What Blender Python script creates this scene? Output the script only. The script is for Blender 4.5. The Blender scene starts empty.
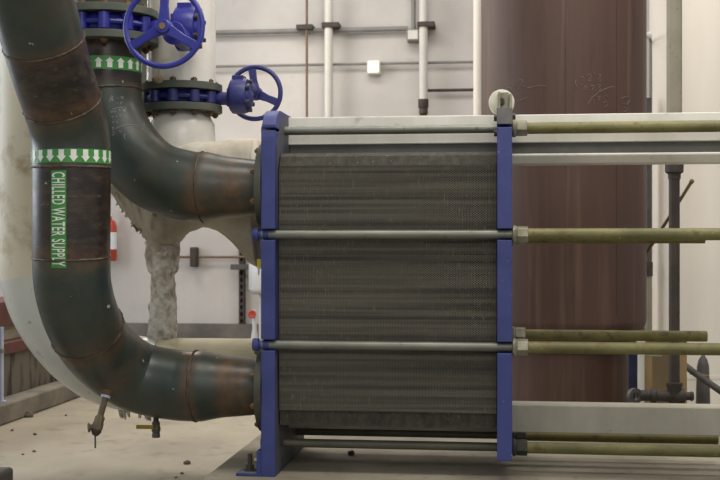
import bpy, bmesh, math, random
from mathutils import Vector, noise as mnoise
random.seed(7)
PI = math.pi
C = bpy.context.scene.collection

# ------------------------------------------------------------------ camera
F = 1200.0
CX, CY = 360.0, 242.0
TH = math.atan(145.0 / F)
H = 0.876
ct, st = math.cos(TH), math.sin(TH)
cam = bpy.data.cameras.new('camera')
co = bpy.data.objects.new('camera', cam)
C.objects.link(co)
co.location = (0, 0, H)
co.rotation_euler = (PI / 2, 0, TH)
cam.sensor_width = 36.0
cam.lens = 36.0 * F / 720.0
cam.shift_y = 2.0 / 720.0
cam.clip_start = 0.05
cam.clip_end = 60
cam.dof.use_dof = True
cam.dof.focus_distance = 4.45
cam.dof.aperture_fstop = 6.3
bpy.context.scene.camera = co


def P(u, v, Y):
    """world point on the depth plane Y (metres from the camera) seen at photo position u, v"""
    cx, cz = (u - CX) / F, (CY - v) / F
    t = Y / (ct + cx * st)
    return Vector((t * (-st + cx * ct), Y, H + t * cz))


def proj(p):
    X, Y, Z = p[0], p[1], p[2] - H
    d = -X * st + Y * ct
    r = X * ct + Y * st
    return (CX + F * r / d, CY - F * Z / d)


def S(u, Y):
    """metres per pixel at depth plane Y"""
    cx = (u - CX) / F
    return Y / (ct + cx * st) / F


# ------------------------------------------------------------------ materials
def lin(c):
    c = c / 255.0
    return c / 12.92 if c <= 0.04045 else ((c + 0.055) / 1.055) ** 2.4


def rgb(r, g, b):
    return (lin(r), lin(g), lin(b), 1.0)


class NT:
    def __init__(s, name):
        s.m = bpy.data.materials.new(name)
        s.m.use_nodes = True
        s.t = s.m.node_tree
        s.n, s.l = s.t.nodes, s.t.links
        s.b = s.n['Principled BSDF']
        s.tc = s.n.new('ShaderNodeTexCoord')

    def noise(s, scale, detail=6, rough=0.6, stretch=(1, 1, 1)):
        mp = s.n.new('ShaderNodeMapping')
        mp.inputs['Scale'].default_value = stretch
        s.l.new(s.tc.outputs['Object'], mp.inputs['Vector'])
        nz = s.n.new('ShaderNodeTexNoise')
        nz.inputs['Scale'].default_value = scale
        nz.inputs['Detail'].default_value = detail
        nz.inputs['Roughness'].default_value = rough
        s.l.new(mp.outputs[0], nz.inputs['Vector'])
        return nz.outputs['Fac']

    def ramp(s, fac, a, b, lo=0.0, hi=1.0):
        r = s.n.new('ShaderNodeMapRange')
        r.inputs['From Min'].default_value = a
        r.inputs['From Max'].default_value = b
        r.inputs['To Min'].default_value = lo
        r.inputs['To Max'].default_value = hi
        s.l.new(fac, r.inputs['Value'])
        return r.outputs[0]

    def mix(s, fac, a, b):
        m = s.n.new('ShaderNodeMix')
        m.data_type = 'RGBA'
        for k, x in (('A', a), ('B', b)):
            i = [q for q in m.inputs if q.name == k and q.type == 'RGBA'][0]
            if isinstance(x, tuple):
                i.default_value = x
            else:
                s.l.new(x, i)
        f = m.inputs[0]
        if isinstance(fac, (int, float)):
            f.default_value = fac
        else:
            s.l.new(fac, f)
        return [q for q in m.outputs if q.type == 'RGBA'][0]

    def math(s, op, a, b):
        m = s.n.new('ShaderNodeMath')
        m.operation = op
        m.use_clamp = True
        for i, x in enumerate((a, b)):
            if isinstance(x, (int, float)):
                m.inputs[i].default_value = x
            else:
                s.l.new(x, m.inputs[i])
        return m.outputs[0]

    def attr(s, name):
        a = s.n.new('ShaderNodeAttribute')
        a.attribute_name = name
        return a.outputs['Fac']

    def bump(s, h, strength=0.3, dist=0.004):
        b = s.n.new('ShaderNodeBump')
        b.inputs['Strength'].default_value = strength
        b.inputs['Distance'].default_value = dist
        s.l.new(h, b.inputs['Height'])
        s.l.new(b.outputs[0], s.b.inputs['Normal'])

    def out(s, col, rough=0.6, metal=0.0):
        if isinstance(col, tuple):
            s.b.inputs['Base Color'].default_value = col
        else:
            s.l.new(col, s.b.inputs['Base Color'])
        if isinstance(rough, (int, float)):
            s.b.inputs['Roughness'].default_value = rough
        else:
            s.l.new(rough, s.b.inputs['Roughness'])
        s.b.inputs['Metallic'].default_value = metal
        return s.m


def two(name, a, b, scale=8, rough=0.6, metal=0.0, stretch=(1, 1, 1), lo=0.35, hi=0.65, bump=0.0, spec=None, c=None, cs=40, clo=0.62, chi=0.72):
    t = NT(name)
    n = t.noise(scale, stretch=stretch)
    col = t.mix(t.ramp(n, lo, hi), a, b)
    if c is not None:
        col = t.mix(t.ramp(t.noise(cs, 4, 0.6), clo, chi), col, c)
    if bump:
        t.bump(t.noise(scale * 4), bump)
    if spec is not None:
        t.b.inputs['Specular IOR Level'].default_value = spec
    return t.out(col, rough, metal)


M = {}
M['floor'] = two('floor_concrete', rgb(150, 141, 124), rgb(170, 161, 142), 2.0, 0.8, stretch=(1, .6, 1), bump=0.12, c=rgb(130, 120, 102), cs=7, clo=0.55, chi=0.8)
M['pad'] = two('pad_concrete', rgb(124, 117, 101), rgb(152, 145, 128), 3.0, 0.8, bump=0.2, c=rgb(110, 104, 92), cs=14, clo=0.58, chi=0.76)
M['curb'] = two('curb_concrete', rgb(104, 98, 88), rgb(140, 133, 120), 5, 0.85, bump=0.3)
M['darkcurb'] = two('dark_curb', rgb(92, 88, 84), rgb(120, 115, 108), 4, 0.8)
M['wall'] = two('wall_paint', rgb(184, 179, 174), rgb(200, 195, 190), 1.5, 0.7, c=rgb(172, 164, 156), cs=6, clo=0.62, chi=0.8)
M['blue'] = two('blue_paint', rgb(46, 56, 112), rgb(60, 68, 128), 7, 0.5, c=rgb(120, 120, 130), cs=45, clo=0.71, chi=0.75)
M['bluedusty'] = two('dusty_blue_paint', rgb(88, 90, 104), rgb(122, 118, 112), 9, 0.75, c=rgb(110, 106, 94), cs=30, clo=0.6, chi=0.75)
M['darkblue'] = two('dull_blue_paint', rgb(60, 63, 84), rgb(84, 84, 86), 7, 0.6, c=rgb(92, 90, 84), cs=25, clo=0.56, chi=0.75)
M['valveblue'] = two('valve_blue', rgb(34, 36, 126), rgb(48, 50, 146), 10, 0.38, c=rgb(30, 28, 60), cs=20, clo=0.64, chi=0.76)
M['wheelblue'] = two('wheel_blue', rgb(42, 46, 138), rgb(54, 58, 150), 10, 0.35)
M['rearblue'] = two('rear_valve_blue', rgb(34, 38, 98), rgb(46, 50, 114), 10, 0.45, c=rgb(28, 28, 55), cs=20, clo=0.62, chi=0.75)
M['flange'] = two('flange_green', rgb(66, 76, 68), rgb(90, 92, 80), 9, 0.6, c=rgb(110, 74, 46), cs=11, clo=0.6, chi=0.72)
M['portflange'] = two('port_flange', rgb(48, 56, 50), rgb(72, 72, 62), 9, 0.6, c=rgb(100, 66, 38), cs=14, clo=0.6, chi=0.72)
M['rustbolt'] = two('rusty_bolt', rgb(88, 70, 52), rgb(112, 86, 58), 30, 0.7, bump=0.2)
M['orangebolt'] = two('orange_bolt', rgb(128, 88, 46), rgb(98, 68, 38), 30, 0.7)
M['weld'] = two('weld_metal', rgb(92, 74, 56), rgb(40, 34, 30), 22, 0.55, bump=0.6)
M['steelbar'] = two('shank_steel', rgb(112, 114, 106), rgb(136, 138, 128), 14, 0.45, 0.5, stretch=(.3, 1, 1), c=rgb(90, 88, 76), cs=30, clo=0.6, chi=0.75)
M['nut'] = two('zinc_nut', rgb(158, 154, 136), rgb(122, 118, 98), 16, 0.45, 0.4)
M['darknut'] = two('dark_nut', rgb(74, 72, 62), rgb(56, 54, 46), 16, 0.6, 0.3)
M['beam'] = two('beam_white', rgb(216, 213, 202), rgb(236, 233, 224), 5, 0.5, stretch=(1, 1, .2), c=rgb(160, 152, 132), cs=10, clo=0.64, chi=0.8)
M['recessshade'] = two('beam_recess_shade', rgb(66, 66, 62), rgb(84, 84, 78), 6, 0.55)
M['guide'] = two('guide_bar', rgb(152, 148, 134), rgb(170, 166, 152), 5, 0.6, stretch=(1, 1, .4), c=rgb(120, 114, 100), cs=26, clo=0.64, chi=0.75)
M['white'] = two('white_jacket', rgb(210, 206, 196), rgb(228, 224, 216), 4, 0.2, c=rgb(176, 166, 144), cs=10, clo=0.62, chi=0.78)
M['stained'] = two('stained_jacket', rgb(196, 188, 164), rgb(212, 206, 186), 3.5, 0.6, stretch=(1, 1, .35), c=rgb(150, 132, 96), cs=5, clo=0.55, chi=0.72)
M['elbowwhite'] = two('elbow_pvc', rgb(186, 187, 178), rgb(200, 200, 192), 3, 0.3, c=rgb(142, 140, 124), cs=22, clo=0.66, chi=0.74)
M['cream'] = two('cream_jacket', rgb(196, 184, 146), rgb(214, 204, 170), 5, 0.6, c=rgb(168, 152, 112), cs=12, clo=0.58, chi=0.75)
M['fluff'] = two('ragged_insulation', rgb(228, 222, 210), rgb(160, 150, 132), 26, 0.95, bump=1.0, c=rgb(112, 102, 88), cs=8, clo=0.58, chi=0.66)
M['columnwhite'] = two('column_white', rgb(222, 214, 202), rgb(230, 224, 214), 3, 0.6, stretch=(1, 1, .15))
M['standgrey'] = two('standpipe_grey', rgb(132, 127, 110), rgb(144, 139, 121), 8, 0.6, c=rgb(110, 104, 90), cs=60, clo=0.6, chi=0.7)
M['black'] = two('black_iron', rgb(52, 44, 40), rgb(66, 56, 50), 10, 0.6)
M['darkgrey'] = two('dark_grey', rgb(62, 60, 58), rgb(84, 80, 76), 10, 0.6)
M['conduit'] = two('conduit_grey', rgb(118, 116, 114), rgb(134, 132, 128), 6, 0.6)
M['brownrod'] = two('brown_rod', rgb(92, 76, 64), rgb(124, 96, 70), 5, 0.6)
M['whitepipe'] = two('white_pipe', rgb(194, 192, 184), rgb(208, 206, 198), 4, 0.4)
M['brass'] = two('dull_brass', rgb(118, 100, 66), rgb(140, 120, 82), 20, 0.5, 0.4)
M['bronze'] = two('weathered_bronze', rgb(112, 98, 74), rgb(86, 76, 60), 40, 0.6, 0.2, bump=0.3)
M['yellow'] = two('yellow_lever', rgb(142, 124, 22), rgb(118, 100, 24), 30, 0.5)
M['bright_yellow'] = two('yellow_tag', rgb(226, 208, 30), rgb(236, 220, 40), 10, 0.5)
M['tagwhite'] = two('white_tag', rgb(214, 218, 224), rgb(226, 230, 234), 10, 0.5)
M['red'] = two('red_paint', rgb(168, 56, 40), rgb(180, 66, 50), 10, 0.4)
M['redframe'] = two('red_oxide', rgb(86, 48, 42), rgb(98, 58, 50), 8, 0.6)
M['tanpanel'] = two('streaked_panel', rgb(104, 97, 84), rgb(48, 44, 40), 9, 0.8, stretch=(1, 1.2, .25), lo=0.5, hi=0.6)
M['tan'] = two('tan_block', rgb(142, 136, 118), rgb(160, 152, 132), 9, 0.8)
M['paleblue'] = two('pale_blue_post', rgb(186, 196, 220), rgb(170, 178, 200), 9, 0.5)
M['cardboard'] = two('cardboard', rgb(134, 112, 78), rgb(148, 126, 90), 5, 0.85)
M['cardboarddark'] = two('cardboard_dark', rgb(112, 94, 68), rgb(96, 82, 62), 5, 0.85)
M['drumblue'] = two('drum_blue', rgb(20, 26, 60), rgb(26, 34, 70), 5, 0.5)
M['vessel'] = two('vessel_grey', rgb(190, 190, 192), rgb(204, 204, 206), 5, 0.4)
M['rollerwhite'] = two('roller_white', rgb(206, 204, 184), rgb(222, 220, 204), 20, 0.45)
M['chalk'] = two('chalk', rgb(150, 150, 146), rgb(170, 170, 166), 30, 0.9)
M['tankchalk'] = two('faint_chalk', rgb(112, 99, 92), rgb(130, 117, 108), 30, 0.9)
M['green'] = two('label_green', rgb(58, 132, 58), rgb(70, 142, 66), 20, 0.4, c=rgb(96, 160, 90), cs=60, clo=0.66, chi=0.75)
M['labelwhite'] = two('label_white', rgb(214, 222, 210), rgb(226, 232, 222), 20, 0.45)
M['stone'] = two('grit', rgb(84, 78, 68), rgb(110, 102, 90), 30, 0.9)


def tank_material():
    t = NT('tank_brown')
    col = t.mix(t.ramp(t.noise(6, 6, .6, (1, 1, .06)), .3, .7), rgb(70, 51, 43), rgb(82, 60, 51))
    col = t.mix(t.ramp(t.noise(16, 5, .6, (1, 1, .04)), .56, .72), col, rgb(98, 74, 63))
    col = t.mix(t.ramp(t.noise(11, 5, .6, (1, 1, .10)), .58, .74), col, rgb(60, 42, 36))
    t.b.inputs['Specular IOR Level'].default_value = .4
    return t.out(col, 0.55)


M['tank'] = tank_material()


def pipe_material():
    t = NT('pipe_paint')
    g = t.mix(t.ramp(t.noise(5, 8, .65), .35, .65), rgb(38, 50, 47), rgb(60, 66, 58))
    g = t.mix(t.ramp(t.noise(3.5, 6, .6, (1, 1, .5)), .5, .72), g, rgb(74, 64, 50))
    bare = t.mix(t.ramp(t.noise(9, 9, .75, (1, 1, 2.6)), .46, .60), rgb(30, 28, 27), rgb(58, 49, 42))
    bare = t.mix(t.ramp(t.noise(20, 7, .75, (1, 1, 3)), .60, .68), bare, rgb(104, 86, 66))
    b = t.math('ADD', t.attr('bare'), t.ramp(t.noise(14, 5, .6), .3, .7, -.25, .25))
    b = t.ramp(b, .4, .6)
    b = t.math('MULTIPLY', b, 1.0)
    col = t.mix(b, g, bare)
    r = t.math('MULTIPLY', t.attr('rust'), t.ramp(t.noise(7, 7, .65), .28, .62))
    rc = t.mix(t.ramp(t.noise(18, 5, .6), .4, .6), rgb(80, 60, 42), rgb(112, 80, 50))
    col = t.mix(r, col, rc)
    col = t.mix(t.ramp(t.noise(34, 2, .5), .755, .77), col, rgb(156, 156, 144))
    t.bump(t.noise(30, 6, .6), .12)
    rough = t.ramp(t.noise(8), .3, .7, .28, .48)
    return t.out(col, rough)


M['pipe'] = pipe_material()


def jacket_material():
    t = NT('torn_jacket')
    w = t.mix(t.ramp(t.noise(6, 6), .4, .65), rgb(212, 206, 192), rgb(176, 164, 142))
    w = t.mix(t.ramp(t.noise(9, 5, .6, (.4, 1, 1)), .60, .68), w, rgb(128, 114, 94))
    u = t.mix(t.ramp(t.noise(7, 7, .65, (.6, 1, 1)), .35, .65), rgb(172, 162, 142), rgb(198, 188, 167))
    u = t.mix(t.ramp(t.noise(20, 5, .6), .62, .72), u, rgb(118, 108, 90))
    col = t.mix(t.ramp(t.math('ADD', t.attr('bare'), t.ramp(t.noise(10), .3, .7, -.2, .2)), .4, .6), w, u)
    t.bump(t.noise(18, 6, .6), .35)
    return t.out(col, .75)


M['jacket'] = jacket_material()


def thread_material():
    t = NT('greased_thread')
    col = t.mix(t.ramp(t.noise(10, 6, .6, (.5, 1, 1)), .35, .65), rgb(94, 91, 55), rgb(124, 119, 74))
    col = t.mix(t.ramp(t.noise(26, 6, .6), .56, .7), col, rgb(98, 84, 48))
    col = t.mix(t.ramp(t.noise(40, 4, .6), .66, .74), col, rgb(170, 162, 92))
    t.bump(t.noise(45, 4, .6), .35)
    return t.out(col, .55, .15)


M['thread'] = thread_material()


def pack_material():
    t = NT('plate_edge')
    col = t.mix(t.ramp(t.noise(9, 5, .55, (.10, 1, 9)), .36, .62), rgb(82, 79, 72), rgb(132, 127, 114))
    col = t.mix(t.ramp(t.noise(7, 4, .6, (.05, 1, 26)), .62, .68), col, rgb(52, 50, 45))
    col = t.mix(t.ramp(t.noise(60, 4, .6, (3, 1, .6)), .58, .72), col, rgb(176, 168, 140))
    return t.out(col, .7, .1)


M['pack'] = pack_material()
M['bluescuffed'] = two('scuffed_blue_paint', rgb(46, 56, 112), rgb(60, 68, 128), 7, 0.5, c=rgb(150, 150, 150), cs=55, clo=0.685, chi=0.71)
M['packdark'] = two('pack_band', rgb(46, 44, 38), rgb(70, 67, 56), 40, .8, stretch=(1, 1, .6), c=rgb(128, 122, 96), cs=70, clo=0.64, chi=0.74)
M['gasket'] = two('gasket_black', rgb(30, 29, 26), rgb(42, 40, 36), 40, .9)
glow = NT('lamp_lens')
glow.b.inputs['Emission Color'].default_value = rgb(255, 246, 228)
glow.b.inputs['Emission Strength'].default_value = .35
M['lens'] = glow.out(rgb(250, 244, 230), .4)

# ------------------------------------------------------------------ object helpers
ORG = {}


def tag(o, label=None, cat=None, group=None, kind=None):
    if label: o['label'] = label
    if cat: o['category'] = cat
    if group: o['group'] = group
    if kind: o['kind'] = kind
    return o


def thing(name, label, cat, loc=(0, 0, 0), group=None):
    o = bpy.data.objects.new(name, None)
    o.empty_display_size = .05
    C.objects.link(o)
    o.location = loc
    ORG[o.name] = Vector(loc)
    return tag(o, label, cat, group)


class MB:
    def __init__(s):
        s.v, s.f, s.a = [], [], {}

    def add(s, vs, fs, **attrs):
        b = len(s.v)
        s.v += [Vector(x) for x in vs]
        s.f += [tuple(i + b for i in f) for f in fs]
        for k, arr in attrs.items():
            s.a.setdefault(k, []).extend(arr)
        return s

    def box(s, a, b):
        x0, y0, z0 = [min(p, q) for p, q in zip(a, b)]
        x1, y1, z1 = [max(p, q) for p, q in zip(a, b)]
        vs = [(x0, y0, z0), (x1, y0, z0), (x1, y1, z0), (x0, y1, z0), (x0, y0, z1), (x1, y0, z1), (x1, y1, z1), (x0, y1, z1)]
        return s.add(vs, [(0, 3, 2, 1), (4, 5, 6, 7), (0, 1, 5, 4), (1, 2, 6, 5), (2, 3, 7, 6), (3, 0, 4, 7)])

    def cyl(s, p0, p1, r0, r1=None, n=24, cap=True, rot=0.0):
        p0, p1 = Vector(p0), Vector(p1)
        r1 = r0 if r1 is None else r1
        d = (p1 - p0).normalized()
        a = d.orthogonal().normalized()
        b = d.cross(a)
        vs = []
        for p, r in ((p0, r0), (p1, r1)):
            for i in range(n):
                q = 2 * PI * i / n + rot
                vs.append(p + a * (r * math.cos(q)) + b * (r * math.sin(q)))
        fs = [(i, (i + 1) % n, n + (i + 1) % n, n + i) for i in range(n)]
        if cap:
            fs += [tuple(range(n - 1, -1, -1)), tuple(range(n, 2 * n))]
        return s.add(vs, fs)

    def lathe(s, base, axis, prof, n=40):
        """prof: list of (distance along axis, radius); closed with caps"""
        base, d = Vector(base), Vector(axis).normalized()
        a = d.orthogonal().normalized()
        b = d.cross(a)
        vs, fs = [], []
        for h, r in prof:
            for i in range(n):
                q = 2 * PI * i / n
                vs.append(base + d * h + a * (r * math.cos(q)) + b * (r * math.sin(q)))
        for k in range(len(prof) - 1):
            for i in range(n):
                j = (i + 1) % n
                fs.append((k * n + i, k * n + j, (k + 1) * n + j, (k + 1) * n + i))
        m = (len(prof) - 1) * n
        fs += [tuple(range(n - 1, -1, -1)), tuple(range(m, m + n))]
        return s.add(vs, fs)

    def ring(s, c, axis, ro, ri, t, n=48):
        """flat washer of thickness t, starting at c and going along axis"""
        c, d = Vector(c), Vector(axis).normalized()
        a = d.orthogonal().normalized()
        b = d.cross(a)
        vs, fs = [], []
        for h, r in ((0, ro), (t, ro), (t, ri), (0, ri)):
            for i in range(n):
                q = 2 * PI * i / n
                vs.append(c + d * h + a * (r * math.cos(q)) + b * (r * math.sin(q)))
        for k in range(4):
            for i in range(n):
                j = (i + 1) % n
                k2 = (k + 1) % 4
                fs.append((k * n + i, k * n + j, k2 * n + j, k2 * n + i))
        return s.add(vs, fs)

    def torus(s, c, axis, R, r, n=48, m=10, wob=0.0):
        c, d = Vector(c), Vector(axis).normalized()
        a = d.orthogonal().normalized()
        b = d.cross(a)
        vs, fs = [], []
        for i in range(n):
            q = 2 * PI * i / n
            e = a * math.cos(q) + b * math.sin(q)
            rr = r * (1 + wob * random.uniform(-1, 1))
            off = d * (wob * r * random.uniform(-.6, .6))
            for k in range(m):
                w = 2 * PI * k / m
                vs.append(c + off + e * (R + rr * math.cos(w)) + d * (rr * math.sin(w)))
        for i in range(n):
            for k in range(m):
                i2, k2 = (i + 1) % n, (k + 1) % m
                fs.append((i * m + k, i2 * m + k, i2 * m + k2, i * m + k2))
        return s.add(vs, fs)

    def prism(s, outline, x0, x1):
        """outline of (y, z) points pushed along x"""
        n = len(outline)
        vs = [(x0, y, z) for y, z in outline] + [(x1, y, z) for y, z in outline]
        fs = [tuple(range(n)), tuple(range(2 * n - 1, n - 1, -1))]
        fs += [(i, n + i, n + (i + 1) % n, (i + 1) % n) for i in range(n)]
        return s.add(vs, fs)

    def tube(s, pts, r, n=12, cap=True):
        pts = [Vector(p) for p in pts]
        rs = r if isinstance(r, (list, tuple)) else [r] * len(pts)
        vs, fs, a = [], [], None
        for i, p in enumerate(pts):
            d = (pts[min(i + 1, len(pts) - 1)] - pts[max(i - 1, 0)]).normalized()
            a = d.orthogonal().normalized() if a is None else (a - d * a.dot(d)).normalized()
            b = d.cross(a)
            for k in range(n):
                q = 2 * PI * k / n
                vs.append(p + a * (rs[i] * math.cos(q)) + b * (rs[i] * math.sin(q)))
        for i in range(len(pts) - 1):
            for k in range(n):
                k2 = (k + 1) % n
                fs.append((i * n + k, i * n + k2, (i + 1) * n + k2, (i + 1) * n + k))
        if cap:
            m = (len(pts) - 1) * n
            fs += [tuple(range(n - 1, -1, -1)), tuple(range(m, m + n))]
        return s.add(vs, fs)

    def build(s, name, mat, parent=None, loc=None, smooth=40, bevel=0.0, label=None, cat=None, group=None, kind=None):
        o0 = Vector((0, 0, 0))
        if parent is not None:
            o0 = ORG[parent.name]
        elif loc is not None:
            o0 = Vector(loc)
        me = bpy.data.meshes.new(name)
        me.from_pydata([v - o0 for v in s.v], [], s.f)
        bm = bmesh.new()
        bm.from_mesh(me)
        bmesh.ops.recalc_face_normals(bm, faces=bm.faces)
        bm.to_mesh(me)
        bm.free()
        for k, arr in s.a.items():
            at = me.attributes.new(k, 'FLOAT', 'POINT')
            at.data.foreach_set('value', arr)
        me.materials.append(mat)
        if smooth:
            me.polygons.foreach_set('use_smooth', [True] * len(me.polygons))
            try:
                me.set_sharp_from_angle(angle=math.radians(smooth))
            except Exception:
                pass
        me.update()
        o = bpy.data.objects.new(name, me)
        C.objects.link(o)
        if parent is not None:
            o.parent = parent
            ORG[o.name] = o0.copy()
        else:
            o.location = o0
            ORG[o.name] = o0.copy()
        if bevel:
            md = o.modifiers.new('bevel', 'BEVEL')
            md.width = bevel
            md.segments = 2
            md.limit_method = 'ANGLE'
            md.angle_limit = math.radians(50)
        return tag(o, label, cat, group, kind)


def copy_tree(o, parent=None):
    c = o.copy()
    C.objects.link(c)
    c.parent = parent
    ORG[c.name] = ORG[o.name].copy()
    for ch in list(o.children):
        copy_tree(ch, c)
    return c


class Path:
    """smooth run through control points (u, v, Y, radius)"""

    def __init__(s, ctrl, step=.012, world=False):
        pts = [(Vector(c[0]), c[1]) if world else (P(c[0], c[1], c[2]), c[3]) for c in ctrl]
        dense = []
        n = len(pts)
        for i in range(n - 1):
            p0, p1, p2, p3 = [pts[max(0, min(n - 1, k))][0] for k in (i - 1, i, i + 1, i + 2)]
            d01, d12, d23 = max((p1 - p0).length, 1e-6) ** .5, max((p2 - p1).length, 1e-6) ** .5, max((p3 - p2).length, 1e-6) ** .5
            m1 = (p2 - p1) if i == 0 else (p2 - p1 + d12 * ((p1 - p0) / d01 - (p2 - p0) / (d01 + d12)))
            m2 = (p2 - p1) if i == n - 2 else (p2 - p1 + d12 * ((p3 - p2) / d23 - (p3 - p1) / (d12 + d23)))
            L = (p2 - p1).length
            k = max(2, int(L / step))
            for j in range(k):
                t = j / k
                a, b = 2 * (p1 - p2) + m1 + m2, -3 * (p1 - p2) - 2 * m1 - m2
                dense.append((a * t ** 3 + b * t ** 2 + m1 * t + p1, pts[i][1] + (pts[i + 1][1] - pts[i][1]) * t))
        dense.append(pts[-1])
        s.p = [d[0] for d in dense]
        s.r = [d[1] for d in dense]
        s.t = [(s.p[min(i + 1, len(s.p) - 1)] - s.p[max(i - 1, 0)]).normalized() for i in range(len(s.p))]
        s.s = [0.0]
        for i in range(1, len(s.p)):
            s.s.append(s.s[-1] + (s.p[i] - s.p[i - 1]).length)

    def at(s, u, v):
        """distance along the run of the point that shows nearest to u, v"""
        return min((((proj(p)[0] - u) ** 2 + (proj(p)[1] - v) ** 2), q) for p, q in zip(s.p, s.s))[1]

    def get(s, d):
        d = max(0, min(s.s[-1], d))
        for i in range(len(s.s) - 1):
            if s.s[i + 1] >= d:
                break
        f = (d - s.s[i]) / max(1e-9, s.s[i + 1] - s.s[i])
        return s.p[i].lerp(s.p[i + 1], f), s.t[i].lerp(s.t[i + 1], f).normalized(), s.r[i] + (s.r[i + 1] - s.r[i]) * f

    def frame(s, d, ref=Vector((.35, -.94, 0))):
        p, t, r = s.get(d)
        n = (ref - t * ref.dot(t)).normalized()
        return p, t, n, t.cross(n), r

    def mesh(s, mb, d0=0, d1=None, extra=0.0, n=56, fn=None, cap=True, step=.012):
        d1 = s.s[-1] if d1 is None else d1
        k = max(2, int((d1 - d0) / step))
        vs, fs, att = [], [], {}
        for i in range(k + 1):
            d = d0 + (d1 - d0) * i / k
            p, t, a, b, r = s.frame(d)
            for j in range(n):
                q = 2 * PI * j / n
                vs.append(p + (a * math.cos(q) + b * math.sin(q)) * (r + extra))
            if fn:
                for key, val in fn(d).items():
                    att.setdefault(key, []).extend([val] * n)
        for i in range(k):
            for j in range(n):
                j2 = (j + 1) % n
                fs.append((i * n + j, i * n + j2, (i + 1) * n + j2, (i + 1) * n + j))
        if cap:
            m = k * n
            fs += [tuple(range(n - 1, -1, -1)), tuple(range(m, m + n))]
        return mb.add(vs, fs, **att)

    def surf(s, d, q, extra):
        p, t, a, b, r = s.frame(d)
        return p + (a * math.cos(q) + b * math.sin(q)) * (r + extra)

    def weld(s, d, parent, r=.006, mat=None, name='weld_bead'):
        p, t, rr = s.get(d)
        return MB().torus(p, t, rr, r, 90, 6, .35).build(name, mat or M['weld'], parent)


def bands(rust, bare):
    def fn(d):
        r = 0.0
        for c, w, a in rust:
            r = max(r, a * math.exp(-((d - c) / w) ** 2))
        b = 0.0
        for a0, a1 in bare:
            e = .012
            b = max(b, max(0, min(1, (d - a0) / e + .5)) * max(0, min(1, (a1 - d) / e + .5)))
        return {'rust': r, 'bare': b}
    return fn


def arrows(path, d0, d1, up, q0, pitch, count, extra, parent, wide=.0165):
    """row of block arrows round the pipe between distances d0 and d1; up=+1 points along increasing distance"""
    mb = MB()
    L = d1 - d0
    for k in range(count):
        qc = q0 + k * pitch
        def pt(a, h):
            d = d0 + L * h if up > 0 else d1 - L * h
            r = path.get(d)[2]
            return path.surf(d, qc + a / r, extra)
        w, sh = wide, wide * .58
        rows = []
        for a0, a1, h0, h1 in ((-sh, sh, .06, .58),):
            vs = []
            for i in range(5):
                a = a0 + (a1 - a0) * i / 4
                vs += [pt(a, h0), pt(a, h1)]
            mb.add(vs, [(2 * i, 2 * i + 2, 2 * i + 3, 2 * i + 1) for i in range(4)])
        vs = []
        for i in range(7):
            a = -w + 2 * w * i / 6
            vs += [pt(a, .58), pt(a, .58 + .36 * (1 - abs(a) / w) + .001)]
        mb.add(vs, [(2 * i, 2 * i + 2, 2 * i + 3, 2 * i + 1) for i in range(6)])
    return mb.build('arrow_marking', M['labelwhite'], parent, smooth=0)


# ================================================================== SETTING
FLOORZ = -0.10
YW = 9.0
MB().box((-7, -2, FLOORZ - .1), (7, YW + .3, FLOORZ)).build('floor', M['floor'], kind='structure', label='dusty pale concrete floor')
MB().box((-7, YW, FLOORZ), (7, YW + .2, 4.6)).build('wall_back', M['wall'], kind='structure', label='cream painted back wall')
MB().box((-7, YW - .06, FLOORZ), (7, YW, .252)).build('baseboard_back', M['darkcurb'], kind='structure', label='dark grey concrete upstand along the back wall')
MB().box((-1.116, 2.6, FLOORZ), (2.4, 5.75, 0)).build('concrete_slab', M['pad'], kind='structure', bevel=.012, label='raised concrete plinth under the heat exchanger')
MB().box((-4.6, 4.9, FLOORZ), (-2.65, 8.3, .012)).build('concrete_slab', M['curb'], kind='structure', bevel=.012, label='raised concrete kerb at the far left')
q = P(14.5, 468, 4.49)
MB().box((q.x - .8, 3.7, FLOORZ), (q.x, 4.49, 0)).build('concrete_slab', M['darkcurb'], kind='structure', bevel=.015, label='dark concrete block corner at the lower left')

# ================================================================== HEAT EXCHANGER
Y0, YB = 4.40, 5.06
XF0, XF1 = -.904, -.851          # frame plate
XP0, XP1 = -.029, .026           # pressure plate
hx = thing('plate_heat_exchanger', 'large plate heat exchanger with blue end plates and a dark plate pack between tie bolts', 'heat exchanger', (XF0, 4.73, 0))
ZB = {'a': 1.308, 'b': .904, 'c': .491, 'd': .098}
YBOLT = {'a': 4.60, 'b': 4.428, 'c': 4.428, 'd': 4.585}
YMID = (Y0 + YB) / 2


def plate_outline(zt, zb, round_r, beam_slot):
    """front half outline from the bottom front corner up, mirrored for the back"""
    sl = .0205
    pts = [(Y0, zb)]
    for k in ('c', 'b'):
        z = ZB[k]
        pts += [(Y0, z - sl), (Y0 + .055, z - sl), (Y0 + .055, z + sl), (Y0, z + sl)]
    zc = zt - round_r
    arc = []
    for i in range(13):
        a = i / 12 * PI / 2
        arc.append((Y0 + round_r * (1 - math.cos(a)), zc + round_r * math.sin(a)))
    z = ZB['a'] - (.008 if beam_slot else .010)
    below = [p for p in arc if p[1] < z - .006]
    above = [p for p in arc if p[1] > z + .006]
    yb_ = below[-1][0] if below else Y0
    ya_ = above[0][0] if len(above) < len(arc) else Y0
    pts += below + [(yb_ + .001 if below else Y0, z - .0055), (YBOLT['a'] + .03, z - .0055), (YBOLT['a'] + .03, z + .0055), (ya_, z + .0055)] + above
    half = pts
    back = [(Y0 + YB - y, z) for y, z in reversed(half)]
    if beam_slot:
        mid = [(4.664, zt), (4.664, 1.17), (4.866, 1.17), (4.866, zt)]
    else:
        mid = []
    return half + mid + back


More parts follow.
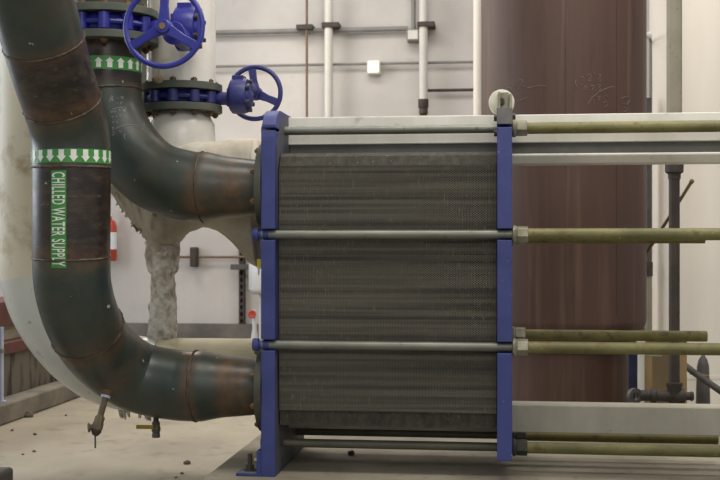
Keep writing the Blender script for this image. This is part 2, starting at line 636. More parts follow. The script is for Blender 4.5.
fp = MB().prism(plate_outline(1.378, 0.0, .125, False), XF0, XF1).build('frame_plate', M['blue'], hx, smooth=0, bevel=.003, label='fixed blue end plate with bolt slots')
pp = MB().prism(plate_outline(1.362, .078, .012, True), XP0, XP1).build('pressure_plate', M['bluescuffed'], hx, smooth=0, bevel=.003, label='movable blue end plate')
# dusty inner cheek of the frame plate
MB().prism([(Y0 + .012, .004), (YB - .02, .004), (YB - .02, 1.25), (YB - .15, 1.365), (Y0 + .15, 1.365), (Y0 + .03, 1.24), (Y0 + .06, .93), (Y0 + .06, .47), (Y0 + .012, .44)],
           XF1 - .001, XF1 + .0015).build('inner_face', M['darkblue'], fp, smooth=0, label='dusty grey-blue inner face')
# foot bracket
ft = MB().box((XF0 - .095, Y0 + .0, 0), (XF0, Y0 + .10, .011)).box((XF0 - .018, Y0 + .004, .011), (XF0, Y0 + .09, .095)).build('mounting_foot', M['blue'], hx, smooth=0, bevel=.002)
MB().box((XF0 - .092, Y0 + .004, .0105), (XF0 - .02, Y0 + .096, .013)).build('dusty_top', M['bluedusty'], ft, smooth=0)
q = Vector((XF0 - .052, Y0 + .05, .011))
MB().cyl(q, q + Vector((0, 0, .065)), .009, n=14).cyl(q, q + Vector((0, 0, .006)), .024, n=24).cyl(q + Vector((0, 0, .006)), q + Vector((0, 0, .024)), .017, n=6).build('anchor_bolt', M['darknut'], ft)
q = Vector((XF0 - .018, Y0 + .045, .05))
MB().cyl(q - Vector((.016, 0, 0)), q, .013, n=6).build('bolt_head', M['nut'], ft)

# beams
YG = 4.675
xE = 2.1
z0, z1 = 1.182, 1.368
prof = [(YG + .035, z0), (YG + .18, z0), (YG + .18, z0 + .034), (YG + .10, z0 + .044), (YG + .10, z0 + .078), (YG + .18, z0 + .082), (YG + .18, z1), (YG, z1), (YG, z0 + .078), (YG + .075, z0 + .072), (YG + .075, z0 + .046), (YG, z0 + .034), (YG, z0 + .026)]
bm_ = MB().prism(prof, XF1, xE).build('carrying_bar', M['beam'], hx, smooth=0, bevel=.003, label='white carrying bar along the top')
MB().box((XF1 + .004, YG + .010, z0 + .034), (xE - .01, YG + .076, z0 + .0775)).build('recess_shade_strip', M['recessshade'], bm_, smooth=0)  # dark filler strip: shade of the bar's recess put into its colour
MB().box((XF1, YG, .140), (xE, YG + .12, .247)).build('guide_bar', M['guide'], hx, smooth=0, bevel=.004, label='grey-white guide bar along the bottom')

# plate pack
YP = 4.45
X0, X1 = XF1 + .006, XP0 - .002
zt, zb = 1.213, .185
zc0, zc1 = .243, 1.163
core = [(YP + .036, zb + .004), (YG - .004, zb + .004), (YG - .004, .252), (YG + .126, .252), (YG + .126, zb + .004), (5.0, zb + .004), (5.0, zt), (YG + .19, zt), (YG + .19, 1.178), (YG - .006, 1.178), (YG - .006, zt), (YP + .075, zt), (YP + .036, zc1), ]
pk = MB().prism(core, X0, X1).build('plate_pack', M['gasket'], hx, smooth=0, label='dark pack of corrugated plates')
# upper and lower solid margins of the plates
mg = MB()
mg.prism([(YP + .012, zc1), (YP + .03, zc1), (YP + .09, zt - .004), (YP + .09, zt), (YP + .052, zt), (YP + .030, zt - .014)], X0, X1)
mg.build('plate_margin', M['packdark'], pk, smooth=0, label='grimy top margin of the plates')
MB().box((X0, YP + .016, zb), (X1, YP + .05, zc0)).build('plate_margin', M['packdark'], pk, smooth=0, label='grimy bottom margin of the plates')
# corrugated plate edges: wavy strips, neighbours in opposite phase -> honeycomb openings
npl = 146
pitch = (X1 - X0) / npl
rowp = .0084
nz = int((zc1 - zc0) / (rowp / 2))
amp, th_ = pitch * .34, pitch * .21
vs, fs = [], []
rowdark = [random.random() for _ in range(nz + 1)]
for i in range(npl):
    xc = X0 + pitch * (i + .5)
    jit = random.uniform(-.05, .05) * pitch
    base = len(vs)
    dy = random.uniform(0, .0015)
    for j in range(nz + 1):
        z = zc0 + (zc1 - zc0) * j / nz
        sgn = (1 if (j + 2 * 0) % 2 == 0 else -1) * (1 if i % 2 == 0 else -1)
        x = xc + jit + amp * sgn
        yy = YP + dy
        vs += [(x - th_, yy + .038, z), (x - th_, yy, z), (x + th_, yy, z), (x + th_, yy + .038, z)]
    for j in range(nz):
        a, b = base + 4 * j, base + 4 * (j + 1)
        for k in range(3):
            fs.append((a + k, a + k + 1, b + k + 1, b + k))
mb = MB()
mb.v = [Vector(v) for v in vs]
mb.f = fs
mb.build('plate_edges', M['pack'], pk, smooth=0, label='honeycomb of corrugated plate edges')

# tie bolts
rs_, rt_ = .0168, .0228


def tie_bolt(key, far, xend, head=True):
    z = ZB[key]
    y = YBOLT[key] if not far else Y0 + YB - YBOLT[key]
    z -= .012 if far and key == 'b' else 0
    dull = key == 'd'
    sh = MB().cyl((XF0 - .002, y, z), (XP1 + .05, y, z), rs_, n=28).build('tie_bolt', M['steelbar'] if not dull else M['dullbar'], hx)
    mb = MB()
    # threaded length: shallow V thread rings
    prof = []
    x = XP1 + .048
    L = xend - x
    n = int(L / .009)
    for i in range(n):
        prof += [(i * L / n, rt_ - .0016), ((i + .5) * L / n, rt_)]
    prof.append((L, rt_ - .002))
    mb.lathe((x, y, z), (1, 0, 0), prof, 26)
    mb.build('threaded_end', M['thread'] if not far else M['threadfar'], sh, smooth=70)
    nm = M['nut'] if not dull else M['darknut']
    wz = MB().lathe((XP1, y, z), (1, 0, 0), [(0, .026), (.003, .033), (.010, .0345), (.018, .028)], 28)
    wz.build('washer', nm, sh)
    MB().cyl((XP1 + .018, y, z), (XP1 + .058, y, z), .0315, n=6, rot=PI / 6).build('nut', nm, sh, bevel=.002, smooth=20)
    if head:
        MB().lathe((XF0 - .036, y, z), (1, 0, 0), [(0, .022), (.003, .0245), (.022, .0245), (.024, .016), (.036, .016)], 28).build('bolt_head', M['blue'], sh)
        if key in 'bc':
            MB().cyl((XF0 + .004, y, z), (XF0 + .026, y, z), .0185, n=28).build('collar', M['blue'], sh)


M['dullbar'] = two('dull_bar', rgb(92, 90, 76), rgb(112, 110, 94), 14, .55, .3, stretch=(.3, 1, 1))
M['threadfar'] = two('dark_grease', rgb(92, 86, 44), rgb(112, 104, 54), 12, .6, .1, c=rgb(70, 60, 36), cs=26, clo=.56, chi=.7)
for k in 'abcd':
    tie_bolt(k, False, 1.25)
tie_bolt('a', True, 1.0)
tie_bolt('b', True, P(705, 240, 5.03).x)
tie_bolt('c', True, P(707, 332, 5.03).x)
tie_bolt('d', True, P(718, 436, 4.87).x)

# roller on the pressure plate
q = P(501.5, 102, YG - .01)
rk = MB().box((XP0 + .002, YG - .045, 1.355), (XP0 + .012, YG + .02, 1.452)).box((XP1 - .010, YG - .045, 1.372), (XP1, YG + .02, 1.445)).build('roller_bracket', M['nut'], hx, smooth=0, bevel=.002, label='small steel bracket holding the roller')
MB().lathe((q.x, YG - .008, z1 + .0495), (0, 1, 0), [(0, .038), (.003, .047), (.012, .0495), (.05, .0495), (.056, .046)], 48).build('roller_wheel', M['rollerwhite'], hx, label='white roller wheel riding on the carrying bar')
MB().cyl((q.x, YG - .035, z1 + .0495), (q.x, YG - .005, z1 + .0495), .012, n=20).build('axle_bolt', M['darknut'], rk)
MB().box((XP0 + .013, YG - .012, z1 + .02), (XP1 - .011, YG - .007, z1 + .085)).build('axle_plate', M['nut'], rk, smooth=0)
# clamp screws either side of the pressure plate top
for (xx, zz) in ((XP0 - .012, 1.340), (XP0 - .012, 1.283), (XP1, 1.345)):
    MB().cyl((xx, Y0 + .12, zz), (xx + .013, Y0 + .12, zz), .012, n=6).build('cap_screw', M['darknut'], pp)
# dusty grey cap of the pressure plate and rubbed foot
MB().box((XP0 - .0008, Y0 - .0012, 1.3065), (XP1 + .0008, Y0 + .22, 1.3635)).build('dusty_cap', M['bluedusty'], pp, smooth=0)

# ================================================================== PIPES
YN, YF = 4.56, 4.90


def port_flange(parent, z, Y, mat):
    fl = MB().ring((XF0 - .001, Y, z), (-1, 0, 0), .171, .09, .026, 56).build('port_flange', mat, parent, bevel=.002)
    for k in range(8):
        a = 2 * PI * (k + .5) / 8
        c = Vector((XF0 - .027, Y + .149 * math.cos(a), z + .149 * math.sin(a)))
        MB().cyl(c, c + Vector((-.012, 0, 0)), .0125, n=6).cyl(c + Vector((-.012, 0, 0)), c + Vector((-.018, 0, 0)), .007, n=10).build('flange_bolt', M['orangebolt'], fl)
    return fl


ZL, ZU = P(225, 386, YN).z, P(225, 188, YN).z
# ---- lower near pipe (chilled water supply)
r8, r10 = .1095, .1365
pts = [(Vector((XF0 - .025, YN, ZL)), r8), (Vector((XF0 - .06, YN, ZL)), r8)]
W = lambda u, v, Y, r: (P(u, v, Y), r)
pts += [W(222, 386, YN, .122), W(203, 386, YN, r10), W(190, 386, YN, r10), W(176, 385, YN, r10),
        W(137, 376.5, 4.54, r10), W(105, 354, 4.43, r10), W(83, 321, 4.27, r10), W(73, 286, 4.20, .1375),
        W(71.5, 257, 4.185, .1385), W(71.5, 215, 4.18, .139), W(71.5, 165, 4.175, .139), W(71.2, 145, 4.174, .139), W(69, 128, 4.158, .139), W(63, 106, 4.11, .139),
        W(54, 78, 4.04, .139), W(44.5, 45, 3.965, .139), W(34, 8, 3.88, .139), W(20, -40, 3.78, .139), W(2, -100, 3.66, .139), (P(2, -100, 3.66) + Vector((-.10, -.10, .32)), .139), (P(2, -100, 3.66) + Vector((-.15, -.13, .75)), .139), (P(2, -100, 3.66) + Vector((-.15, -.13, 1.9)), .139)]
p1 = Path(pts, world=True)
sp = thing('chilled_water_pipe', 'big green-black steel pipe lettered chilled water supply, bending into the lower port', 'pipe', (P(71.5, 257, 4.185).x, 4.18, FLOORZ))
D = p1.at
fn = bands([(D(196, 386), .03, 1), (D(235, 386), .05, .9), (D(250, 386), .03, .9), (D(88, 332), .05, .75), (D(110, 360), .05, .3), (D(44, 42), .03, .5), (D(60, 100), .05, .75), (D(71, 165), .02, .5), (D(71, 210), .10, .25), (D(71, 257), .04, .7)],
           [(D(71, 256), D(71, 167)), (D(62, 103), D(44, 42))])
p1.mesh(MB(), fn=fn).build('pipe_run', M['pipe'], sp, smooth=180)
for (u, v, r) in ((197, 386, .0045), (87, 331, .0045), (71.5, 257, .004), (71.5, 166.5, .0045), (61.5, 103, .0045), (43.5, 41, .0045)):
    p1.weld(D(u, v), sp, r)
port_flange(sp, ZL, YN, M['portflange'])
d0, d1 = D(71, 164.6), D(71, 151)
bd = MB()
p1.mesh(bd, d0 + .002, d1, .0012, 72, cap=False)
bd = bd.build('flow_band', M['green'], sp, smooth=180, label='green band printed with white down arrows')
arrows(p1, d0 + .001, d1 - .0, -1, 0.05, 2 * PI / 21, 21, .0024, bd)

# name label
a_pt, _, rr = p1.get(D(71.5, 215))
tocam = Vector((-a_pt.x, -a_pt.y, 0)).normalized()
right = Vector((-tocam.y, tocam.x, 0))
if right.x < 0:
    right = -right
ZT, ZBm = P(71.5, 170.5, 4.05).z, P(71.5, 268, 4.05).z


_sr = D(73, 290)
RISER = [i for i in range(len(p1.p)) if _sr < p1.s[i] < D(71, 140)]


def label_pt(z, ang, extra):
    # surface of the nearly upright run at height z
    best = min(RISER, key=lambda i: abs(p1.p[i].z - z))
    i2 = best + 1 if p1.p[best].z < z else best - 1
    pa, pb = p1.p[best], p1.p[i2]
    f = (z - pa.z) / (pb.z - pa.z)
    c = pa.lerp(pb, f)
    r = p1.r[best] + extra
    return Vector((c.x, c.y, z)) + (tocam * math.cos(ang) + right * math.sin(ang)) * r


A0, A1 = math.asin((52.3 - 71.5) / 38.6), math.asin((66.6 - 71.5) / 38.6)
mb = MB()
nzr, nar = 40, 6
vs = [label_pt(ZT + (ZBm - ZT) * i / nzr, A0 + (A1 - A0) * j / nar, .0014) for i in range(nzr + 1) for j in range(nar + 1)]
fs = [(i * (nar + 1) + j, i * (nar + 1) + j + 1, (i + 1) * (nar + 1) + j + 1, (i + 1) * (nar + 1) + j) for i in range(nzr) for j in range(nar)]
lb = mb.add(vs, fs).build('name_label', M['green'], sp, smooth=180, label='green label reading CHILLED WATER SUPPLY')
cu = bpy.data.curves.new('lettering', 'FONT')
cu.body = 'CHILLED WATER SUPPLY'
cu.size = 1.0
cu.offset = .012
cu.space_character = 1.10
cu.resolution_u = 3
to = bpy.data.objects.new('lettering_source', cu)
C.objects.link(to)
bpy.context.view_layer.update()
me = bpy.data.meshes.new_from_object(to.evaluated_get(bpy.context.evaluated_depsgraph_get()))
bpy.data.objects.remove(to)
bpy.data.curves.remove(cu)
bm = bmesh.new()
bm.from_mesh(me)
ylo, yhi = min(v.co.y for v in bm.verts), max(v.co.y for v in bm.verts)
for k in range(1, 8):
    bmesh.ops.bisect_plane(bm, geom=bm.verts[:] + bm.edges[:] + bm.faces[:], plane_co=(0, ylo + (yhi - ylo) * k / 8, 0), plane_no=(0, 1, 0))
bm.to_mesh(me)
bm.free()
xs = [v.co.x for v in me.vertices]
ys = [v.co.y for v in me.vertices]
x0, x1, y0, y1 = min(xs), max(xs), min(ys), max(ys)
zz0, zz1 = ZT - .006, ZBm + .006
aa0, aa1 = A0 + (A1 - A0) * .08, A0 + (A1 - A0) * .93
for v in me.vertices:
    z = zz0 + (zz1 - zz0) * (v.co.x - x0) / (x1 - x0)
    a = aa0 + (aa1 - aa0) * (v.co.y - y0) / (y1 - y0)
    v.co = label_pt(z, a, .0030) - ORG[lb.name]
me.materials.clear()
me.materials.append(M['labelwhite'])
lt = bpy.data.objects.new('lettering', me)
C.objects.link(lt)
lt.parent = lb
ORG[lt.name] = ORG[lb.name]

# ---- upper near pipe
YR = 4.64
pts = [(Vector((XF0 - .025, YN, ZU)), r8), (Vector((XF0 - .06, YN, ZU)), r8)]
pts += [W(224, 187.5, YN, .122), W(207, 187, YN, r10), W(196, 187, YN, r10), W(186, 185.5, YN, r10),
        W(156, 176, 4.575, r10), W(130, 153, 4.605, r10), W(113, 123, 4.63, r10), W(107.5, 95, YR, r10), W(107, 70, YR, r10), W(107, 38, YR, r10)]
p2 = Path(pts, world=True)
rp = thing('chilled_water_pipe', 'dark green steel pipe with chalk marks bending from the valve into the upper port', 'pipe', (P(107, 95, YR).x, YR, FLOORZ))
D2 = p2.at
fn = bands([(D2(202, 187), .04, .7), (D2(238, 187), .06, .7), (D2(107, 88), .03, .3), (D2(107, 45), .04, .4)], [(D2(107, 86), D2(107, 30) + .1)])
p2.mesh(MB(), fn=fn).build('pipe_run', M['pipe'], rp, smooth=180)
for (u, v, r) in ((202, 187, .004), (107, 91, .0045)):
    p2.weld(D2(u, v), rp, r)
port_flange(rp, ZU, YN, M['portflange'])
d0, d1 = D2(107, 73.5), D2(107, 61)
bd = MB()
p2.mesh(bd, d0, d1, .0012, 72, cap=False)
bd = bd.build('flow_band', M['green'], rp, smooth=180, label='green band printed with white up arrows')
arrows(p2, d0 + .003, d1 - .003, 1, 0.05, 2 * PI / 20, 20, .0024, bd)

# chalk marks on the elbow: strokes laid on the surface
def on_pipe(path, u, v, Yc):
    """point of the run's surface seen at u, v"""
    o = Vector((0, 0, H))
    d = (P(u, v, Yc) - o).normalized()
    t = 3.0
    while t < 7:
        p = o + d * t
        dist = min((p - c).length - r for c, r in zip(path.p[::2], path.r[::2]))
        if dist < .0012:
            return p
        t += max(dist * .9, .0006)
    return P(u, v, Yc)


def strokes(name, parent, lines, fnp, mat, r=.0016):
    mb = MB()
    for ln in lines:
        q = []
        for (a, b) in zip(ln[:-1], ln[1:]):
            for k in range(3):
                q.append((a[0] + (b[0] - a[0]) * k / 3, a[1] + (b[1] - a[1]) * k / 3))
        q.append(ln[-1])
        mb.tube([fnp(u, v) for u, v in q], r, 5)
    return mb.build(name, mat, parent)


ck = [[(109.2, 101.5), (110.6, 98), (111.6, 95.5)], [(112.8, 95.8), (111.6, 99), (111.8, 101), (113, 100.5), (112.8, 98.7), (111.7, 99.2)],
      [(117, 98), (119, 97.8)], [(121, 96.5), (123, 96.8), (123.2, 98.5), (121.3, 98.4), (121, 96.5)], [(117.2, 103.2), (118.6, 103)], [(121.4, 101.5), (120.6, 104.2)],
      [(112, 109.2), (117, 107.8), (122, 107.2), (126.5, 107.4)],
      [(111, 111), (111.6, 112.6), (113, 110.8)], [(115, 110), (114.6, 112), (116, 111.8)], [(118.4, 109.8), (120, 109.6), (119.4, 111)], [(123, 109.4), (124.4, 109.6)],
      [(111.4, 116.4), (112.6, 117.4), (113.4, 115.8)], [(116, 115.8), (117.2, 117)], [(119.5, 114.5), (120.6, 115.2), (119.8, 116.4)],
      [(112, 122), (113, 122.8), (113.6, 121.4)], [(116, 121.6), (117.4, 122.4)],
      [(112, 128.2), (113.6, 127), (112.6, 129.8), (113.8, 129.2)], [(115, 129), (119, 126.8), (124, 125.2), (130, 124.8), (139, 125.4)],
      [(111.8, 132), (113.6, 131.8), (114.4, 134), (112, 135.6)], [(119.4, 130.6), (120.6, 132), (122, 130.8)], [(123.6, 133.6), (125, 134.4), (124, 137), (125.4, 139.4)]]
strokes('chalk_marking', rp, ck, lambda u, v: on_pipe(p2, u, v, 4.5), M['chalk'], .0009)

# ---- flange pairs and valves
def horizontal_flange(parent, c, R, ri, t, mat):
    return MB().ring(c, (0, 0, 1), R, ri, t, 64).build('flange', mat, parent, bevel=.002)


vc = P(107, 18, YR)                       # near valve centre line
VX = P(107, 30, YR).x
FZ = [1.664, 1.694, 1.767, 1.797]
horizontal_flange(rp, (VX, YR, FZ[0]), .203, .10, FZ[1] - FZ[0], M['flange'])

up = thing('riser_pipe', 'short dark pipe above the large blue valve at the top left', 'pipe', (VX, YR, FZ[2]))
MB().cyl((VX, YR, FZ[2] + .01), (VX, YR, 2.5), r10, n=48).build('pipe_run', M['black'], up)
horizontal_flange(up, (VX, YR, FZ[2]), .203, .10, FZ[3] - FZ[2], M['flange'])


def valve(label, cx, cy, fz, Rf, ro, nb, gx, gz, gr, wheel_y, wheel_x, wheel_z, wheel_R, paint, wpaint, front):
    b0, b1 = fz[1] + .001, fz[2] - .001
    zc = (b0 + b1) / 2
    v = thing('butterfly_valve', label, 'valve', (cx, cy, b0))
    mb = MB().lathe((cx, cy, b0), (0, 0, 1), [(0, ro), (.012, ro + .006), ((b1 - b0) / 2, ro + .012), (b1 - b0 - .012, ro + .006), (b1 - b0, ro)], 56)
    bc = Rf - .030
    for k in range(nb):
        a = 2 * PI * (k + .5) / nb
        c = Vector((cx + bc * math.cos(a), cy + bc * math.sin(a), b0 + .004))
        mb.cyl(c, c + Vector((0, 0, b1 - b0 - .008)), .0235, n=20)
    mb.torus((cx, cy, zc), (0, 0, 1), bc - .002, .012, 56, 8)
    mb.build('body', paint, v)
    for k in range(nb):
        a = 2 * PI * (k + .5) / nb
        c = Vector((cx + bc * math.cos(a), cy + bc * math.sin(a), 0))
        m2 = MB()
        m2.cyl((c.x, c.y, fz[3] + .001), (c.x, c.y, fz[3] + .013), .0155, n=6)
        m2.cyl((c.x, c.y, fz[3] + .012), (c.x, c.y, fz[3] + .017), .008, n=10)
        m2.build('flange_bolt', M['rustbolt'], v)
        m2 = MB()
        m2.cyl((c.x, c.y, fz[0] - .001), (c.x, c.y, fz[0] - .013), .0155, n=6)
        m2.cyl((c.x, c.y, fz[0] - .012), (c.x, c.y, fz[0] - .019), .008, n=10)
        m2.build('flange_bolt', M['rustbolt'], v)
    # neck to the gearbox
    MB().cyl((cx + ro * .9, cy, zc), (gx - gr * .52, cy, zc), .028, n=24).box((gx - gr * .62, cy - gr * .55, zc - gr * .5), (gx - gr * .5, cy + gr * .55, zc + gr * .5)).build('neck', paint, v, bevel=.003)
    gb = MB()
    gb.lathe((gx - gr * .5, cy, gz), (1, 0, 0), [(0, gr * .84), (.008, gr * .98), (gr * .2, gr), (gr * .8, gr), (gr * 1.0, gr * .93)], 36)
    gb.box((gx - gr * .35, cy - gr * .42, gz + gr * .8), (gx + gr * .3, cy + gr * .42, gz + gr * 1.12))
    s_ = -1 if front else 1
    wl = (wheel_y - cy) * .62
    gb.cyl((wheel_x, cy, wheel_z), (wheel_x, cy + wl - s_ * .006, wheel_z), gr * .42, n=24)
    gb.cyl((wheel_x, cy + wl - s_ * .012, wheel_z), (wheel_x, cy + wl, wheel_z), gr * .5, n=24)
    g = gb.build('gearbox', paint, v, bevel=.002)
    cp = MB().lathe((gx + gr * .5, cy, gz), (1, 0, 0), [(0, gr * .72), (.010, gr * .70), (.014, gr * .60)], 36).build('cover_plate', paint, g)
    for k in range(6):
        a = 2 * PI * (k + .5) / 6
        c = Vector((gx + gr * .5 + .010, cy + gr * .8 * math.cos(a), gz + gr * .8 * math.sin(a)))
        MB().cyl(c - Vector((.01, 0, 0)), c + Vector((.006, 0, 0)), .009, n=10).build('cap_screw', M['darknut'], g)
    MB().cyl((wheel_x, cy + wl, wheel_z), (wheel_x, wheel_y, wheel_z), .013, n=16).build('shaft', M['darknut'], g)
    rim = MB().torus((wheel_x, wheel_y, wheel_z), (0, 1, 0), wheel_R, .0105, 72, 12).build('handwheel', wpaint, v)
    MB().lathe((wheel_x, wheel_y - .024, wheel_z), (0, 1, 0), [(0, .024), (.004, .027), (.044, .031), (.05, .028)], 32).build('hub', wpaint, rim)
    MB().cyl((wheel_x, wheel_y - .028, wheel_z), (wheel_x, wheel_y - .022, wheel_z), .012, n=20).build('hub_plug', M['brass'], rim)
    for ang in ((PI / 2 - .02, PI / 2 + PI * 2 / 3 - .02, PI / 2 + PI * 4 / 3 - .02) if front else (PI / 2 + .12, PI / 2 + PI * 2 / 3 + .12, PI / 2 + PI * 4 / 3 + .12)):
        dx, dz = math.cos(ang), math.sin(ang)
        px, pz = -dz, dx
        m3 = MB()
        vs = []
        for (rad, w, t, yo) in ((.018, .021, .012, 0.0), (wheel_R * .55, .015, .009, 0.0), (wheel_R - .004, .017, .008, 0.0)):
            for sw, stt in ((-1, -1), (1, -1), (1, 1), (-1, 1)):
                vs.append((wheel_x + dx * rad + px * w * sw, wheel_y + yo + stt * t, wheel_z + dz * rad + pz * w * sw))
        f2 = [(3, 2, 1, 0), (8, 9, 10, 11)]
        for k in range(2):
            for i in range(4):
                j = (i + 1) % 4
                f2.append((4 * k + i, 4 * k + j, 4 * k + 4 + j, 4 * k + 4 + i))
        m3.add(vs, f2).build('spoke', wpaint, rim, bevel=.003)
    return v


gq = P(187, 29, YR)
wq = P(164, 27, 4.31)
valve('large blue butterfly valve at the top left with its three-spoke handwheel facing forward', VX, YR, FZ, .203, .15, 12, gq.x, gq.z, .088, 4.31, wq.x, wq.z, .145, M['valveblue'], M['wheelblue'], True)
# brass tag hanging from the wheel
tq = P(159, 66.5, 4.31)
tg = thing('valve_tag', 'round brass tag hanging by a wire from the large blue handwheel', 'tag', tq + Vector((0, 0, -.045)))
MB().tube([tq + Vector((0, 0, .012)), tq + Vector((.003, -.012, .002)), tq + Vector((.001, -.004, -.022)), tq + Vector((0, -.002, -.034))], .0012, 6).build('wire', M['darkgrey'], tg)
MB().lathe(tq + Vector((0, -.004, -.045)), (0, 1, 0), [(0, .0165), (.0008, .018), (.0022, .018), (.003, .0165)], 28).build('disc', M['bronze'], tg)

VX2 = P(182, 95, YF).x
FZ2 = [1.416, 1.446, 1.503, 1.533]
jk = thing('insulated_pipe', 'white insulated upright pipe behind the wheels with torn tan jacket over the upper rear port', 'pipe', (VX2, YF, FZ2[0]))
MB().cyl((VX2, YF, FZ2[3] - .004), (VX2, YF, 2.7), .141, n=48).build('riser_jacket', M['white'], jk)
horizontal_flange(jk, (VX2, YF, FZ2[2]), .168, .08, FZ2[3] - FZ2[2], M['flange'])
horizontal_flange(jk, (VX2, YF, FZ2[0]), .168, .08, FZ2[1] - FZ2[0], M['flange'])
MB().lathe((VX2, YF, 1.10), (0, 0, 1), [(0, .14), (.17, .141), (.22, .139), (.27, .136), (.30, .118), (.318, .10)], 48).build('lower_jacket', M['white'], jk)
# horizontal torn jacket: section grows and shrinks along the run
us = [112, 118, 126, 134, 142, 150, 158, 165, 171, 178, 184, 190, 196, 202, 210, 218, 226, 234, 242, 250, 259]
low = [8, 16, 27, 38, 48, 58, 66, 67, 62, 58, 51, 46, 43, 41.5, 42, 45, 51, 58, 67, 77, 82]
hi_ = [4, 12, 22, 32, 37, 40, 41, 41, 41, 41.5, 42, 42, 43, 43, 43, 43, 43, 44, 45, 46, 46]
NS = 64
vs, fs, att = [], [], []
K = 4
nst = (len(us) - 1) * K + 1
for i in range(nst):
    a, f = divmod(i, K)
    f /= K
    b = min(a + 1, len(us) - 1)
    u = us[a] + (us[b] - us[a]) * f
    lo_ = low[a] + (low[b] - low[a]) * f
    hh = hi_[a] + (hi_[b] - hi_[a]) * f
    c = P(u, 186, YF)
    s1 = S(u, YF)
    depth = min(.165, .05 + .5 * max(0, (u - 108)) * s1)
    for j in range(NS):
        q = 2 * PI * j / NS
        cz = math.cos(q)
        rz = (hh if cz > 0 else lo_) * s1
        sq = math.copysign(abs(math.sin(q)) ** .4, math.sin(q)) if cz > 0 else math.sin(q)
        p = Vector((c.x, c.y - depth * sq, c.z + rz * (cz if cz < 0 else cz ** .4)))
        n = (mnoise.noise(p * 9) * .010 + mnoise.noise(p * 30) * .004) * (.4 if cz > 0 else 1)
        if u < 182 and cz < -.35:
            n += mnoise.noise(p * 26) * .026 * min(1, (182 - u) / 12)
        p += Vector((n * .5, -math.sin(q) * n, cz * n))
        vs.append(p)
        att.append(0.0 if cz > .15 else min(1, (.15 - cz) * 2.2))
for i in range(nst - 1):
    for j in range(NS):
        j2 = (j + 1) % NS
        fs.append((i * NS + j, i * NS + j2, (i + 1) * NS + j2, (i + 1) * NS + j))
m0 = (nst - 1) * NS
fs += [tuple(range(NS - 1, -1, -1)), tuple(range(m0, m0 + NS))]
MB().add(vs, fs, bare=att).build('torn_jacket', M['jacket'], jk, smooth=180, label='torn tan mastic jacket sagging below the pipe')
# frayed fibres at the torn edge
mb = MB()
for k in range(150):
    u = random.uniform(114, 178)
    i = max(0, min(len(us) - 2, next((j for j in range(len(us) - 1) if us[j + 1] >= u), 0)))
    f = (u - us[i]) / (us[i + 1] - us[i])
    lo_ = low[i] + (low[i + 1] - low[i]) * f
    p = P(u, 186 + lo_ - random.uniform(0, 7), YF - random.uniform(-.05, .07))
    d = Vector((random.uniform(-.02, .012), random.uniform(-.012, .012), random.uniform(-.026, .004)))
    w = random.uniform(.004, .010)
    mb.add([p + Vector((-w, 0, 0)), p + Vector((w, 0, w * .6)), p + d * .7 + Vector((w * .7, 0, 0)), p + d], [(0, 1, 2, 3)])
mb.build('frayed_edge', M['fluff'], jk, smooth=0, kind='stuff', label='frayed fibreglass along the torn edge')
gq = P(239.5, 96, YF)
wq = P(255, 93, 5.10)
valve('smaller blue butterfly valve on the white pipe, its handwheel behind the gearbox', VX2, YF, FZ2, .168, .12, 10, gq.x, gq.z, .074, 5.10, wq.x, wq.z, .112, M['rearblue'], M['rearblue'], False)

# ---- ragged upright stanchion under the jacket
mb = MB()
NSEG, NR = 56, 60
cst = P(163, 300, 4.93)
zb0 = .44
vs, fs = [], []
for i in range(NR + 1):
    z = zb0 + (1.04 - zb0) * i / NR
    for j in range(NSEG):
        q = 2 * PI * j / NSEG
        e = Vector((math.cos(q), math.sin(q), 0))
        p0 = Vector((cst.x, 4.93, z)) + e * .060
        n = mnoise.noise(p0 * 7) * .016 + mnoise.noise(p0 * 24) * .010 + mnoise.noise(p0 * 60) * .004
        n += .007 * (1 if z > .74 else 0)
        vs.append(p0 + e * n)
for i in range(NR):
    for j in range(NSEG):
        j2 = (j + 1) % NSEG
        fs.append((i * NSEG + j, i * NSEG + j2, (i + 1) * NSEG + j2, (i + 1) * NSEG + j))
fs += [tuple(range(NSEG - 1, -1, -1)), tuple(range(NR * NSEG, NR * NSEG + NSEG))]
mb.add(vs, fs).build('insulated_pipe', M['fluff'], loc=(cst.x, 4.93, zb0), smooth=180, label='ragged whitish insulated upright pipe between the torn tan jacket and the cream level pipe', cat='pipe')

# ---- dark green upright glimpsed between the upper pipe and the white riser
q = P(137.5, 60, 5.75)
gp = thing('upright_pipe', 'narrow strip of dark green upright pipe glimpsed behind the large blue handwheel', 'pipe', (q.x, 5.75, P(137, 150, 5.75).z))
e1 = P(137.5, 140, 5.75)
e2 = P(205, 186, YW)
gpath = Path([(Vector((q.x, 5.75, 3.4)), .048), (Vector((q.x, 5.75, 2.2)), .048), (Vector((q.x, 5.75, e1.z + .12)), .048), (Vector((q.x, 5.80, e1.z + .03)), .048), (Vector((q.x + .02, 5.92, e1.z - .005)), .048), (Vector((e2.x, YW - .004, e1.z - .03)), .048)], world=True)
gpath.mesh(MB(), n=28).build('tube', M['flange'], gp, smooth=60)
MB().ring((e2.x, YW - .002, e1.z - .03), (0, -1, 0), .075, .045, .012, 32).build('wall_collar', M['flange'], gp)

